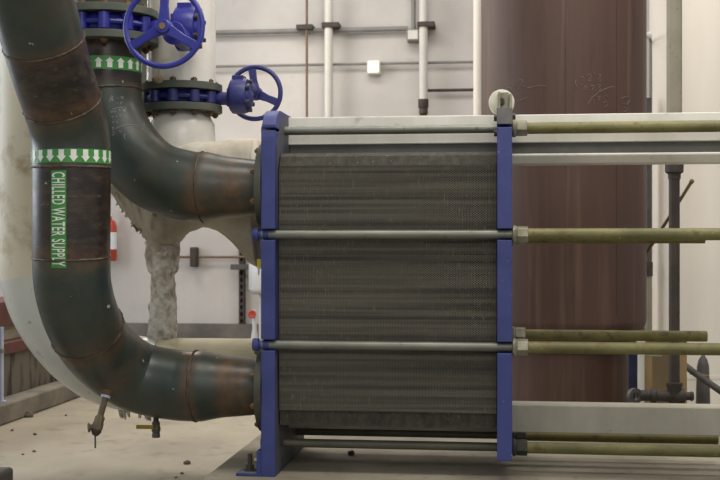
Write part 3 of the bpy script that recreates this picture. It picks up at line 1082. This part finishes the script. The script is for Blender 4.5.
# ---- lower rear pipe: stained riser, white elbow, cream run
rw = .156
ZR = P(200, 375.5, YF).z
pr = Path([(Vector((XF0 - .03, YF, ZR)), rw), W(200, 375.5, YF, rw), W(158, 375.5, YF, rw), W(140, 374.5, YF, rw), W(104, 365, YF, rw), W(72, 340, YF, rw), W(47, 303, YF, rw), W(38, 270, YF, rw), W(37.5, 240, YF, rw * .985), W(37.5, 120, YF, rw * .985), W(37.5, -60, YF, rw * .985), W(37.5, -160, YF, rw)], world=True)
lw = thing('insulated_pipe', 'white insulated pipe at far left, sweeping behind the lettered pipe to the lower rear port', 'pipe', (P(37.5, 240, YF).x, YF, FLOORZ))
d0, d1 = pr.at(158, 375.5), pr.at(38, 276)
pr.mesh(MB(), 0, d0, 0, 48).build('run_jacket', M['cream'], lw, smooth=60, label='cream stained jacket of the level run')
pr.mesh(MB(), d0 - .01, d1, .004, 48).build('elbow_cover', M['elbowwhite'], lw, smooth=60, label='smooth white elbow cover')
pr.mesh(MB(), d1 - .01, None, 0, 48).build('riser_jacket', M['stained'], lw, smooth=60, label='stained cream jacket of the upright run')
mb = MB()
for (u, v) in ((120, 411), (123, 413), (127, 411.5), (141, 412), (146, 414), (149, 414)):
    p = P(u, v, YF - .03)
    for k in range(3):
        d = Vector((random.uniform(-.012, .012), random.uniform(-.01, .01), -random.uniform(.012, .032)))
        mb.add([p + Vector((-.012, 0, .02)), p + Vector((.012, 0, .02)), p + d + Vector((.006, 0, .004)), p + d], [(0, 1, 2, 3)])
mb.build('frayed_edge', M['fluff'], lw, smooth=0, kind='stuff', label='scraps of torn tape below the elbow')

# ---- drain fittings under the near pipe
Yd = 4.36
a, b = P(106.5, 393, Yd + .03), P(99.5, 419, Yd)
dv = thing('drain_valve', 'small weathered bronze drain valve hanging from the lettered pipe on a slanting nipple', 'valve', P(95, 446, Yd))
dvec = (b - a).normalized()
MB().lathe(a - dvec * .03, dvec, [(0, .030), (.028, .026), (.040, .017), (.044, .015)], 24).build('weld_boss', M['rustbolt'], dv)
MB().cyl(a + dvec * .004, a + dvec * .018, .018, n=20).build('collar', M['paleblue'], dv)
MB().cyl(a + dvec * .012, b, .0125, n=18).build('nipple', M['bronze'], dv)
c = b
MB().lathe(c - dvec * .012, dvec, [(0, .016), (.008, .020), (.02, .019), (.034, .022), (.052, .021), (.056, .016)], 8).cyl(c + dvec * .028, c + dvec * .028 + Vector((-.032, -.01, -.004)), .011, n=10).build('valve_body', M['bronze'], dv)
q = c + dvec * .028 + Vector((-.03, -.01, -.004))
MB().torus(q, (1, .3, .1), .013, .005, 20, 6).build('wing_handle', M['bronze'], dv)
MB().lathe(c + dvec * .04, dvec, [(0, .018), (.006, .020), (.018, .014), (.024, .008)], 14).build('outlet_cap', M['black'], dv)
q = c + dvec * .06
MB().cyl(q, q + Vector((0, 0, -.05)), .0035, n=8).build('drip_tube', M['darkgrey'], dv)

Yd = 4.56
bv = thing('ball_valve', 'small dark ball valve with yellow lever hanging under the elbow of the lettered pipe', 'valve', P(155.5, 438, Yd))
q = P(156, 412, Yd)
MB().cyl(q, P(156, 424, Yd), .0105, n=16).build('nipple', M['black'], bv)
MB().lathe(P(156, 421.5, Yd), (0, 0, -1), [(0, .014), (.008, .016), (.016, .015), (.024, .0175), (.036, .0175), (.044, .014), (.05, .016), (.062, .016)], 10).build('valve_body', M['darkgrey'], bv)
h0, h1 = P(157.5, 427, Yd - .022), P(136, 427.3, Yd - .022)
MB().box(h1 + Vector((0, 0, -.0065)), h0 + Vector((0, .005, .0065))).build('lever', M['yellow'], bv, smooth=0, bevel=.002)
MB().cyl(h0 + Vector((-.01, -.004, 0)), h0 + Vector((-.01, .012, 0)), .008, n=6).build('lever_nut', M['darknut'], bv)

# yellow tag at the frame plate
q = P(260, 259, 4.62)
yt = thing('inspection_tag', 'small yellow tag with a white strip hanging beside the blue end plate', 'tag', q + Vector((0, 0, -.06)))
MB().box(q + Vector((-.012, -.001, -.038)), q + Vector((.014, .001, .0))).build('yellow_card', M['bright_yellow'], yt, smooth=0)
MB().box(q + Vector((-.008, -.003, -.062)), q + Vector((-.001, -.0015, -.03))).build('white_strip', M['tagwhite'], yt, smooth=0)
MB().tube([q + Vector((.002, 0, -.004)), q + Vector((.004, -.002, .03)), q + Vector((.012, -.03, .09))], .0012, 6).build('cord', M['darkgrey'], yt)

# ================================================================== BACK WALL FITTINGS
def wx(u, off=.0):
    return P(u, 242, YW - off)


def level_conduit(label, u0, u1, v, dia, mat, clamps=(), cw=3.5):
    Y = YW - .05
    a, b = P(u0, v, Y), P(u1, v, Y)
    b.z = a.z
    t = thing('conduit', label, 'conduit', (a + b) / 2)
    MB().cyl(a, b, dia / 2 * S(300, Y), n=16).build('tube', mat, t)
    for u in clamps:
        p = P(u, v, Y)
        rr = dia / 2 * S(u, Y)
        MB().box((p.x - cw * S(u, Y), Y - rr - .008, a.z - rr - .02), (p.x + cw * S(u, Y), YW, a.z + rr + .02)).build('clamp', M['darkgrey'], t, smooth=0, bevel=.004)
    return t


level_conduit('thicker grey conduit running level along the top of the wall into the junction box', 60, 408, 36, 5.0, M['conduit'])
level_conduit('thin grey conduit running level at the height of the square wall lamp', 60, 476, 69.3, 2.6, M['conduit'])
level_conduit('short dark pipe running level toward the brown tank', 427, 492, 90.5, 3.0, M['black'])
level_conduit('brown pipe low on the wall with a tall black clamp', 172, 262, 257, 2.6, M['brownrod'])
q = P(193, 257, YW - .09)
MB().box((q.x - .024, YW - .10, q.z - .075), (q.x + .024, YW, q.z + .075)).build('pipe_clamp', M['black'], loc=(q.x, YW, q.z), smooth=0, bevel=.008, label='tall black clamp block on the low brown pipe', cat='clamp')

jb = P(413.5, 36, YW - .05)
j = thing('junction_box', 'grey square junction box at the end of the thick conduit', 'junction box', (jb.x, YW, jb.z))
s1 = S(413, YW)
MB().box((jb.x - 6.3 * s1, YW - .1, jb.z - 6 * s1), (jb.x + 6.3 * s1, YW, jb.z + 6 * s1)).build('box', M['conduit'], j, smooth=0, bevel=.008)
MB().box((jb.x - 5 * s1, YW - .108, jb.z - 4.6 * s1), (jb.x + 5 * s1, YW - .098, jb.z + 4.6 * s1)).build('cover', M['whitepipe'], j, smooth=0, bevel=.006)
MB().cyl((jb.x, YW - .05, jb.z + 5.5 * s1), (jb.x, YW - .05, 3.2), 2.2 * s1, n=16).build('conduit', M['conduit'], loc=(jb.x, YW - .05, jb.z), label='grey conduit rising from the top of the junction box', cat='conduit')


def upright_pipe(name, label, u, v0, v1, dia, mat, clampv, clampw, cat='pipe', fitting=None, ztop=None):
    Y = YW - .11
    a, b = P(u, v0, Y), P(u, v1, Y)
    s1 = S(u, Y)
    t = thing(name, label, cat, b)
    MB().cyl((b.x, Y, b.z), (b.x, Y, a.z if ztop is None else ztop), dia / 2 * s1, n=20).build('tube', mat, t)
    p = P(u, clampv, Y)
    cl = MB().box((p.x - clampw[0] * s1, Y - dia / 2 * s1 - .012, p.z - .018), (p.x + clampw[1] * s1, YW, p.z + .018))
    cl.build('clamp', M['black'], t, smooth=0, bevel=.004)
    if fitting:
        MB().lathe((b.x, Y, b.z), (0, 0, -1), [(-.02, 5.2 * s1), (.04, 5.2 * s1), (.05, 4.2 * s1), (.085, 4.6 * s1), (.1, 3 * s1)], 16).build('end_fitting', M['black'], t)
        MB().cyl((b.x, Y, b.z - .1), (b.x, Y, b.z - .125), 2.2 * s1, n=10).build('outlet', M['bright_yellow'], t)
    return t


upright_pipe('rod', 'thin brown upright rod on the wall with a black clamp', 306.8, -20, 330, 2.4, M['brownrod'], 27, (10.5, 6), 'rod', ztop=3.2)
upright_pipe('pipe', 'white upright pipe second along the wall, running down behind the carrying bar', 328.6, -20, 330, 8.4, M['whitepipe'], 25.5, (6.5, 11), ztop=3.2)
upright_pipe('pipe', 'white upright wall pipe ending in a black fitting with a yellow tip', 423.4, -20, 102, 8.6, M['whitepipe'], 24.8, (6, 11.5), fitting=True, ztop=3.2)
lq = P(373.8, 67.3, YW - .06)
s1 = S(374, YW)
wl = thing('wall_lamp', 'small square glowing wall lamp on the thin conduit', 'lamp', (lq.x, YW, lq.z))
MB().box((lq.x - 6.8 * s1, YW - .07, lq.z - 7.2 * s1), (lq.x + 6.8 * s1, YW, lq.z + 7.2 * s1)).build('housing', M['whitepipe'], wl, smooth=0, bevel=.012)
MB().box((lq.x - 5.6 * s1, YW - .085, lq.z - 6 * s1), (lq.x + 5.6 * s1, YW - .068, lq.z + 6 * s1)).build('lens', M['lens'], wl, smooth=0, bevel=.01)

# slotted upright channel with bracket
sx = P(241.5, 290, YW - .05)
s1 = S(241, YW)
t = thing('strut_channel', 'black slotted strut channel upright on the lower wall', 'channel', (sx.x, YW, FLOORZ))
zt_, w_ = P(241, 246, YW).z, 2.7 * s1
mb = MB()
mb.box((sx.x - w_, YW - .05, .0), (sx.x - w_ * .45, YW, zt_)).box((sx.x + w_ * .45, YW - .05, .0), (sx.x + w_, YW, zt_)).box((sx.x - w_, YW - .02, .0), (sx.x + w_, YW, zt_))
z = .03
while z < zt_ - .04:
    mb.box((sx.x - w_ * .5, YW - .049, z), (sx.x + w_ * .5, YW - .035, z + .022))
    z += .052
mb.build('channel', M['black'], t, smooth=0)
p = P(250, 267, YW - .08)
MB().box((P(233.5, 267, YW).x, YW - .11, p.z - .02), (P(268, 267, YW).x, YW - .05, p.z + .02)).build('bracket', M['darkgrey'], t, smooth=0, bevel=.004)
# grey vessel and red-handled valve beyond
vq = P(260, 278, 8.6)
s1 = S(260, 8.6)
t = thing('expansion_vessel', 'pale grey cylindrical vessel seen beside the edge of the blue end plate', 'vessel', (vq.x, 8.6, P(260, 294, 8.6).z))
MB().lathe((vq.x, 8.6, P(260, 294, 8.6).z), (0, 0, 1), [(0, 7 * s1), (.02, 10.5 * s1), (.04, 11.2 * s1), (.24, 11.2 * s1), (.27, 9 * s1), (.285, 4 * s1)], 32).build('shell', M['vessel'], t)
MB().cyl((vq.x, 8.6, P(260, 294, 8.6).z), (vq.x, 8.6, FLOORZ), 1.2 * s1, n=12).build('support_pipe', M['vessel'], t)
gq = P(254.5, 322, 8.3)
s1 = S(254, 8.3)
t = thing('gate_valve', 'small pale valve with a red handle low beyond the blue end plate', 'valve', (gq.x, 8.3, FLOORZ))
MB().lathe((gq.x, 8.3, FLOORZ), (0, 0, 1), [(0, 4.5 * s1), (.12, 4.5 * s1), (.30, 3.8 * s1), (.36, 2.4 * s1), (.46, 2.2 * s1), (.5, 1.2 * s1)], 16).build('valve_body', M['vessel'], t)
p = P(251, 314, 8.27)
MB().torus((p.x + .01, 8.25, p.z), (.3, -1, .2), .022, .009, 24, 8).cyl((p.x + .01, 8.25, p.z), (gq.x, 8.3, p.z - .01), .012, n=10).build('red_handle', M['red'], t)

# fire extinguisher between the pipes
eq = P(109.5, 237, YW - .10)
s1 = S(109, YW)
ex = thing('fire_extinguisher', 'red fire extinguisher with a white label hanging on the wall between the pipes', 'fire extinguisher', (eq.x, YW - .1, P(109, 261, YW - .1).z))
zb_ = P(109, 261, YW - .1).z
MB().lathe((eq.x, YW - .1, zb_), (0, 0, 1), [(0, .045), (.012, .055), (.27, .055), (.305, .04), (.32, .018), (.34, .018)], 28).build('cylinder', M['red'], ex)
MB().ring((eq.x, YW - .1, zb_ + .09), (0, 0, 1), .0558, .05, .13, 28).build('label_band', M['tagwhite'], ex)
MB().cyl((eq.x, YW - .1, zb_ + .34), (eq.x, YW - .1, zb_ + .375), .02, n=12).box((eq.x - .012, YW - .16, zb_ + .37), (eq.x + .012, YW - .05, zb_ + .385)).build('valve_head', M['tagwhite'], ex)

# ================================================================== RIGHT SIDE
# brown tank
YT = 6.40
tc_ = P(563, 242, YT)
Rt = 81.5 * S(563, YT) * .998
z_s, z_k = P(563, 345, YT).z, P(563, 318, YT).z
tk = thing('storage_tank', 'tall brown steel tank behind the carrying bar', 'tank', (tc_.x, YT, FLOORZ))
Rk = Rt * .785
prof = [(z_s - .03 - FLOORZ, Rk * .98)]
for i in range(9):
    a = i / 8 * PI / 2
    prof.append((z_s - .02 + (z_k - z_s + .02) * math.sin(a) - FLOORZ, Rk + (Rt - Rk) * (1 - (1 - math.sin(a)) ** 1.6)))
prof += [(1.2, Rt), (2.2, Rt), (3.6, Rt)]
MB().lathe((tc_.x, YT, FLOORZ), (0, 0, 1), prof, 96).build('shell', M['tank'], tk)
MB().lathe((tc_.x, YT, FLOORZ), (0, 0, 1), [(0, Rk), (z_s - FLOORZ, Rk)], 72).build('skirt', M['tank'], tk)


def on_tank(u, v):
    o = Vector((0, 0, H))
    d = P(u, v, 1.0) - o
    ox, oy = -tc_.x, -YT
    A = d.x ** 2 + d.y ** 2
    B = 2 * (d.x * ox + d.y * oy)
    Cc = ox * ox + oy * oy - (Rt + .001) ** 2
    t_ = (-B - math.sqrt(max(0, B * B - 4 * A * Cc))) / (2 * A)
    return o + d * t_


for u in (565.5, 617):
    mb = MB()
    mb.tube([on_tank(u, v) for v in range(-20, 318, 8)], .0016, 6)
    mb.build('seam', M['tank'], tk)
tkl = [[(576, 79), (575.4, 83), (577, 86.5)], [(580, 77.5), (583, 76.5), (584, 78.5), (581.5, 80.5), (584.5, 82), (582.5, 84.5), (580, 84)],
       [(586.5, 75.5), (590, 74), (591.5, 76), (588, 81), (592.5, 80)], [(594, 71), (594.6, 74)], [(598, 75), (601, 74.4), (599.5, 77.5), (602.2, 80.5), (599, 82), (598.6, 78)],
       [(586, 85), (583.5, 89), (587.5, 90), (587, 86.5), (584, 88)], [(590.5, 86), (594, 85.5), (592, 90.5)], [(597, 84.5), (601, 85), (599, 87.5), (601.5, 88.8), (598.5, 90.8)],
       [(588, 104), (592, 97.5), (599, 92), (607, 88), (614, 86.5)], [(593, 99), (594, 103.5)], [(597, 96), (600, 97), (598.5, 100)], [(605, 95), (608.5, 97)],
       [(603, 103), (606, 101.5), (608, 104), (605, 107)], [(621, 99), (626, 96.5), (630, 99.5), (627, 104.5), (622, 103.5)], [(623.5, 107), (628, 109.5), (624, 112)],
       [(507, 87), (513, 88.5), (515.5, 84)], [(518, 80.5), (522, 79), (523, 82), (520, 86.5), (525, 85.5)], [(527, 88), (536, 86.2), (545, 85.8)], [(516, 102.5), (522, 99.5), (527, 97.5)]]
for lo_u, hi_u in ((500, 515.9), (516, 526.5), (527, 560), (560, 616), (616, 640)):
    strokes('chalk_marking', tk, [l for l in tkl if lo_u <= l[0][0] < hi_u], on_tank, M['tankchalk'], .0013)
tkl = [[(512, 396), (517, 384), (522, 371)], [(514, 398), (521, 388), (526, 374)], [(517, 392), (525, 381)], [(512, 387), (518, 372)], [(534, 399), (538, 397)], [(586, 398), (589, 399)], [(605, 397), (609, 399)]]

# white column, sight pipe, dark stub
YC = 7.2
cc = P(690, 242, YC)
cr = 39.5 * S(690, YC)
col = thing('insulated_column', 'broad white insulated upright vessel at the far right behind the grey standpipe', 'column', (cc.x, YC, FLOORZ))
MB().cyl((cc.x, YC, FLOORZ), (cc.x, YC, 3.8), cr, n=72).build('jacket', M['columnwhite'], col)
mb = MB()
for z in (.1, 1.55):
    mb.ring((cc.x, YC, z), (0, 0, 1), cr + .003, cr - .01, .02, 72)
mb.build('jacket_band', M['columnwhite'], col)
sg = thing('sight_pipe', 'thin silvery sight pipe with a bent top beside the tank edge', 'pipe', P(649, 165, 7.0))
a = P(650.5, 36, 7.0)
MB().tube([P(643, 35.5, 7.0), P(648, 35.3, 7.0), P(650, 36.5, 7.05), P(650.6, 42, 7.15), P(650.6, 90, 7.15), Vector((P(650.6, 200, 7.15).x, 7.15, FLOORZ))], .0085, 10).build('tube', M['conduit'], sg)
MB().lathe(P(648.6, 35.3, 6.99) + Vector((0, -.015, 0)), (0, 1, 0), [(0, .012), (.006, .02), (.024, .02), (.03, .012)], 20).build('elbow_fitting', M['vessel'], sg)
a, b = P(648.6, 160, 7.05), P(648.6, 276, 7.05)
sd = thing('dark_pipe', 'dark upright pipe between the brown tank and the white column', 'pipe', P(648.6, 345, 7.05))
MB().cyl((b.x, 7.05, P(648, 268, 7.05).z), (b.x, 7.05, P(648, 98, 7.05).z), 3.1 * S(648, 7.05), n=16).build('tube', M['darkgrey'], sd)
MB().cyl((b.x, 7.05, P(648, 276, 7.05).z), (b.x, 7.05, P(648, 262, 7.05).z), 4.2 * S(648, 7.05), n=16).build('coupling', M['black'], sd)
MB().cyl((b.x, 7.05, FLOORZ), (b.x, 7.05, P(648, 276, 7.05).z), 3.4 * S(648, 7.05), n=16).build('lower_tube', M['standgrey'], sd)

# standpipe
YS = 5.45
a = P(674.3, 242, YS)
s1 = S(674, YS)
sp2 = thing('standpipe', 'grey standpipe beyond the carrying bar turning black below it, with a tee at its foot', 'pipe', (a.x, YS, 0))
zc_ = P(674, 169, YS).z
MB().cyl((a.x, YS, zc_), (a.x, YS, 3.4), 7.6 * s1, n=28).build('upper_pipe', M['standgrey'], sp2)
MB().lathe((a.x, YS, P(674, 179, YS).z), (0, 0, 1), [(0, 6.2 * s1), (.022, 6.4 * s1), (.03, 9 * s1), (.07, 9.3 * s1), (.075, 7.8 * s1)], 24).build('coupling', M['black'], sp2)
zt2 = P(674, 396, YS).z
MB().cyl((a.x, YS, zt2), (a.x, YS, P(674, 174, YS).z), 5.4 * s1, n=24).build('lower_pipe', M['black'], sp2)
mb = MB().lathe((P(636, 396, YS).x, YS, zt2), (1, 0, 0), [(0, 5 * s1), (.02, 5.6 * s1), (.06, 5.6 * s1), (.065, 8 * s1), (.085, 8 * s1), (.09, 5.6 * s1), (.16, 6 * s1), (.165, 7.5 * s1), (.21, 7.5 * s1), (.215, 4.2 * s1), (.235, 4.2 * s1), (.24, 5 * s1), (.25, 4 * s1)], 24)
mb.lathe((a.x, YS, zt2 - .0), (0, 0, 1), [(0, 7.5 * s1), (.04, 7.3 * s1), (.045, 8.2 * s1), (.06, 8.2 * s1), (.062, 5.6 * s1)], 24)
mb.build('pipe_tee', M['black'], sp2)
q = P(632.5, 398, YS)
MB().ring((q.x, YS - .02, zt2), (.55, -.8, 0), 8.2 * s1, 4 * s1, .02, 28).build('union_ring', M['darkgrey'], sp2)
MB().cyl((a.x, YS, 0), (a.x, YS, zt2), 5.6 * s1, n=20).build('foot', M['black'], sp2)

# brass rod leaning across
a, b = P(692, 181, 6.0), P(645.5, 255, 6.42)
br = thing('brass_tube', 'slanting brown-brass tube crossing behind the standpipe', 'tube', b)
MB().cyl(b, a, 1.7 * S(668, 5.95), n=12).build('tube', M['brass'], br)
MB().lathe(a, (a - b), [(-.012, 2.1 * S(668, 5.95)), (0, 2.4 * S(668, 5.95)), (.01, 1.2 * S(668, 5.95))], 12).build('end_cap', M['brass'], br)

# cardboard box, white tube, blue drum, hose
YX = 5.95
x0, x1 = P(643, 370, YX).x, P(687, 370, YX).x
zt3 = P(660, 341, YX).z
bx = thing('cardboard_box', 'tall brown cardboard box standing behind the black pipe tee', 'box', ((x0 + x1) / 2, YX + .12, FLOORZ))
MB().box((x0, YX, FLOORZ), (x1, YX + .24, zt3)).build('carton', M['cardboard'], bx, smooth=0, bevel=.003)
MB().box((x0 + .045, YX - .0015, FLOORZ), (x0 + .15, YX, zt3 - .02)).build('dark_panel', M['cardboarddark'], bx, smooth=0)
MB().box((x0 - .002, YX - .004, zt3), (x1 + .004, YX + .12, zt3 + .008)).box((x0 - .002, YX + .122, zt3), (x1 + .004, YX + .244, zt3 + .008)).build('lid_flap', M['cardboarddark'], bx, smooth=0)
MB().box((x0 + .01, YX - .0022, zt3 - .075), (x0 + .09, YX - .001, zt3 - .012)).build('label_patch', M['standgrey'], bx, smooth=0)
q = P(641, 370, YX - .03)
MB().lathe((q.x, YX - .03, 0), (0, 0, 1), [(0, .019), (.02, .017), (P(641, 345, YX).z - .01, .017), (P(641, 342, YX).z + .01, .022), (P(641, 338, YX).z, .020)], 20).build('standing_tube', M['whitepipe'], loc=(q.x, YX - .03, 0), label='white upright tube against the left side of the cardboard box', cat='tube')
q = P(634, 362, 7.4)
dr = thing('drum', 'dark blue plastic drum glimpsed between the tank skirt and the cardboard box', 'drum', (q.x, 7.4, FLOORZ))
zd = P(634, 339, 7.4).z
MB().lathe((q.x, 7.4, FLOORZ), (0, 0, 1), [(0, .10), (.01, .11), (zd * .5, .112), (zd * .5 + .02, .118), (zd * .5 + .04, .112), (zd, .112), (zd + FLOORZ * 0 + .06, .10), (zd + .09, .06)], 32).build('shell', M['drumblue'], dr)
MB().cyl((q.x, 7.4, zd - .02), (q.x, 7.4, zd + .01), .04, n=16).build('cap', M['black'], dr)
hs = MB().tube([P(683, 364, 6.6), P(692, 371, 6.55), P(706, 381, 6.45), P(722, 392, 6.35), P(745, 405, 6.2), Vector((P(775, 405, 6.0).x, 6.0, FLOORZ + .012)), Vector((P(830, 405, 5.9).x, 5.9, FLOORZ + .012))], 3.4 * S(700, 6.5), 14)
hs.build('hose', M['darkgrey'], loc=P(722, 420, 6.4), label='dark grey hose sloping down past the foot of the white column', cat='hose')
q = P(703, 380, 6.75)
MB().lathe((q.x, 6.75, FLOORZ), (0, 0, 1), [(0, .04), (.2, .036), (P(703, 366, 6.75).z - FLOORZ, .032), (P(703, 360, 6.75).z - FLOORZ, .024), (P(703, 355, 6.75).z - FLOORZ, .008)], 20).build('shadow_solid', M['darkgrey'], loc=(q.x, 6.75, FLOORZ), label='small dark round-topped solid standing in for a shadow in front of the white column', cat='post')  # dark solid modelled in place of the hose's shadow
MB().tube([P(690, 374, 6.6), P(700, 374.5, 6.6), P(709, 376, 6.6)], .004, 8).build('wire', M['brass'], loc=P(700, 380, 6.6), label='thin yellowish wire beside the dark hose', cat='wire')

# white pipe left of the tank at the top
a = P(477.5, 242, 8.4)
MB().cyl((a.x, 8.4, FLOORZ), (a.x, 8.4, 3.8), 4.2 * S(477, 8.4), n=24).build('pipe', M['columnwhite'], loc=(a.x, 8.4, FLOORZ), label='pale upright pipe close to the left edge of the brown tank', cat='pipe')

# ================================================================== LEFT SKID
xs_ = -2.77
sk = thing('equipment_skid', 'rusty red steel skid with a streaked tan side panel on the kerb at far left', 'skid', (xs_ - .4, 6.8, .012))
MB().box((xs_ - .03, 5.3, .012), (xs_, 8.1, .25)).build('side_panel', M['tanpanel'], sk, smooth=0, bevel=.004, label='tan side panel with dark streaks')
MB().box((xs_ - .10, 5.3, .25), (xs_ + .02, 8.1, .315)).build('lower_rail', M['redframe'], sk, smooth=0, bevel=.004)
MB().box((xs_ - .40, 5.3, .315), (xs_ - .05, 8.1, .40)).build('deck_block', M['tan'], sk, smooth=0, bevel=.006)
MB().box((xs_ - .30, 5.3, .40), (xs_ - .02, 8.1, .54)).build('upper_rail', M['redframe'], sk, smooth=0, bevel=.004)
q = P(1.6, 360, 6.2)
ps = thing('post', 'slim pale blue upright post at the left edge in front of the red skid', 'post', (q.x, 6.2, .012))
z_ = P(1.6, 327, 6.2).z
MB().cyl((q.x, 6.2, .012), (q.x, 6.2, z_), .011, n=16).build('tube', M['paleblue'], ps)
MB().cyl((q.x, 6.2, P(1.6, 353, 6.2).z), (q.x, 6.2, P(1.6, 349, 6.2).z), .015, n=16).build('coupling', M['conduit'], ps)
MB().cyl((q.x, 6.2, .012), (q.x, 6.2, .02), .024, n=16).build('foot', M['paleblue'], ps)

# ================================================================== LOOSE BITS
def chunk(name, u, v, size, label, z, group=None, mat='stone', cat='debris'):
    t = (H - z) / ((v - CY) / F)
    cx = (u - CX) / F
    Y = t * (ct + cx * st)
    p = P(u, v, Y)
    bm = bmesh.new()
    bmesh.ops.create_icosphere(bm, subdivisions=2, radius=1)
    vs = []
    sc = (random.uniform(.8, 1.2), random.uniform(.7, 1.1), random.uniform(.5, .8))
    off = Vector((u, v, size)) * 3.1
    for w in bm.verts:
        q = w.co * (1 + .55 * mnoise.noise(w.co * 1.6 + off))
        vs.append(Vector((q.x * sc[0], q.y * sc[1], max(q.z * sc[2], -.42))) * size + Vector((p.x, p.y, z + .42 * size)))
    fs = [[w.index for w in f.verts] for f in bm.faces]
    bm.free()
    MB().add(vs, fs).build(name, M[mat], loc=p, smooth=0, label=label, cat=cat, group=group)


chunk('rubble_chunk', 187, 464, .017, 'dark jagged crumb on the floor left of the concrete plinth', FLOORZ)
chunk('rubble_chunk', 28, 417, .030, 'rough grey stone on the floor against the kerb at left', FLOORZ)
for (u, v, s_) in ((12, 431, .009), (35, 435, .009), (34, 452, .008), (23, 455, .006), (182, 474, .008), (66, 416, .008), (176, 478, .006)):
    chunk('grit', u, v, s_, 'loose dark crumb of grit lying on the dusty floor at lower left', FLOORZ, 'crumbs of grit on the floor')
chunk('hex_nut', 351, 455, .017, 'dark lump lying on the plinth under the plate pack', 0.0, mat='black')

# ================================================================== LIGHT
w = bpy.data.worlds.new('world')
bpy.context.scene.world = w
w.use_nodes = True
bg = w.node_tree.nodes['Background']
bg.inputs[0].default_value = (.90, .94, 1.0, 1)
bg.inputs[1].default_value = .42


def area(name, loc, target, size, sy, power, col=(1, 1, 1)):
    l = bpy.data.lights.new(name, 'AREA')
    l.shape = 'RECTANGLE'
    l.size, l.size_y = size, sy
    l.energy = power
    l.color = col
    o = bpy.data.objects.new(name, l)
    C.objects.link(o)
    o.location = loc
    o.rotation_euler = (Vector(target) - Vector(loc)).to_track_quat('-Z', 'Y').to_euler()
    return o


area('ceiling_light', (.3, 3.4, 4.2), (.2, 4.6, 0), 3.4, .7, 100, (1, .93, .82))
area('ceiling_light', (-1.8, 6.6, 4.3), (-1.8, 7.0, 0), 3.5, .8, 78, (1, .95, .89))
area('ceiling_light', (1.7, 5.6, 4.3), (1.6, 7.0, .6), 2.5, .8, 70, (1, .93, .82))
area('added_side_light', (-2.6, 7.9, 2.6), (.1, 6.4, 1.2), .8, 1.6, 34, (1, .88, .74))  # added unseen light that brightens the tank's left side
area('window_light', (-5.2, 5.6, 2.2), (-1.2, 5.0, .8), 2.4, 2.6, 95, (.86, .92, 1))
area('front_light', (.6, -1.4, 3.4), (-.3, 4.8, .8), 3.4, 1.6, 72, (1, .96, .88))

vs_ = bpy.context.scene.view_settings
vs_.view_transform = 'Standard'
vs_.look = 'None'
vs_.exposure = 0.0
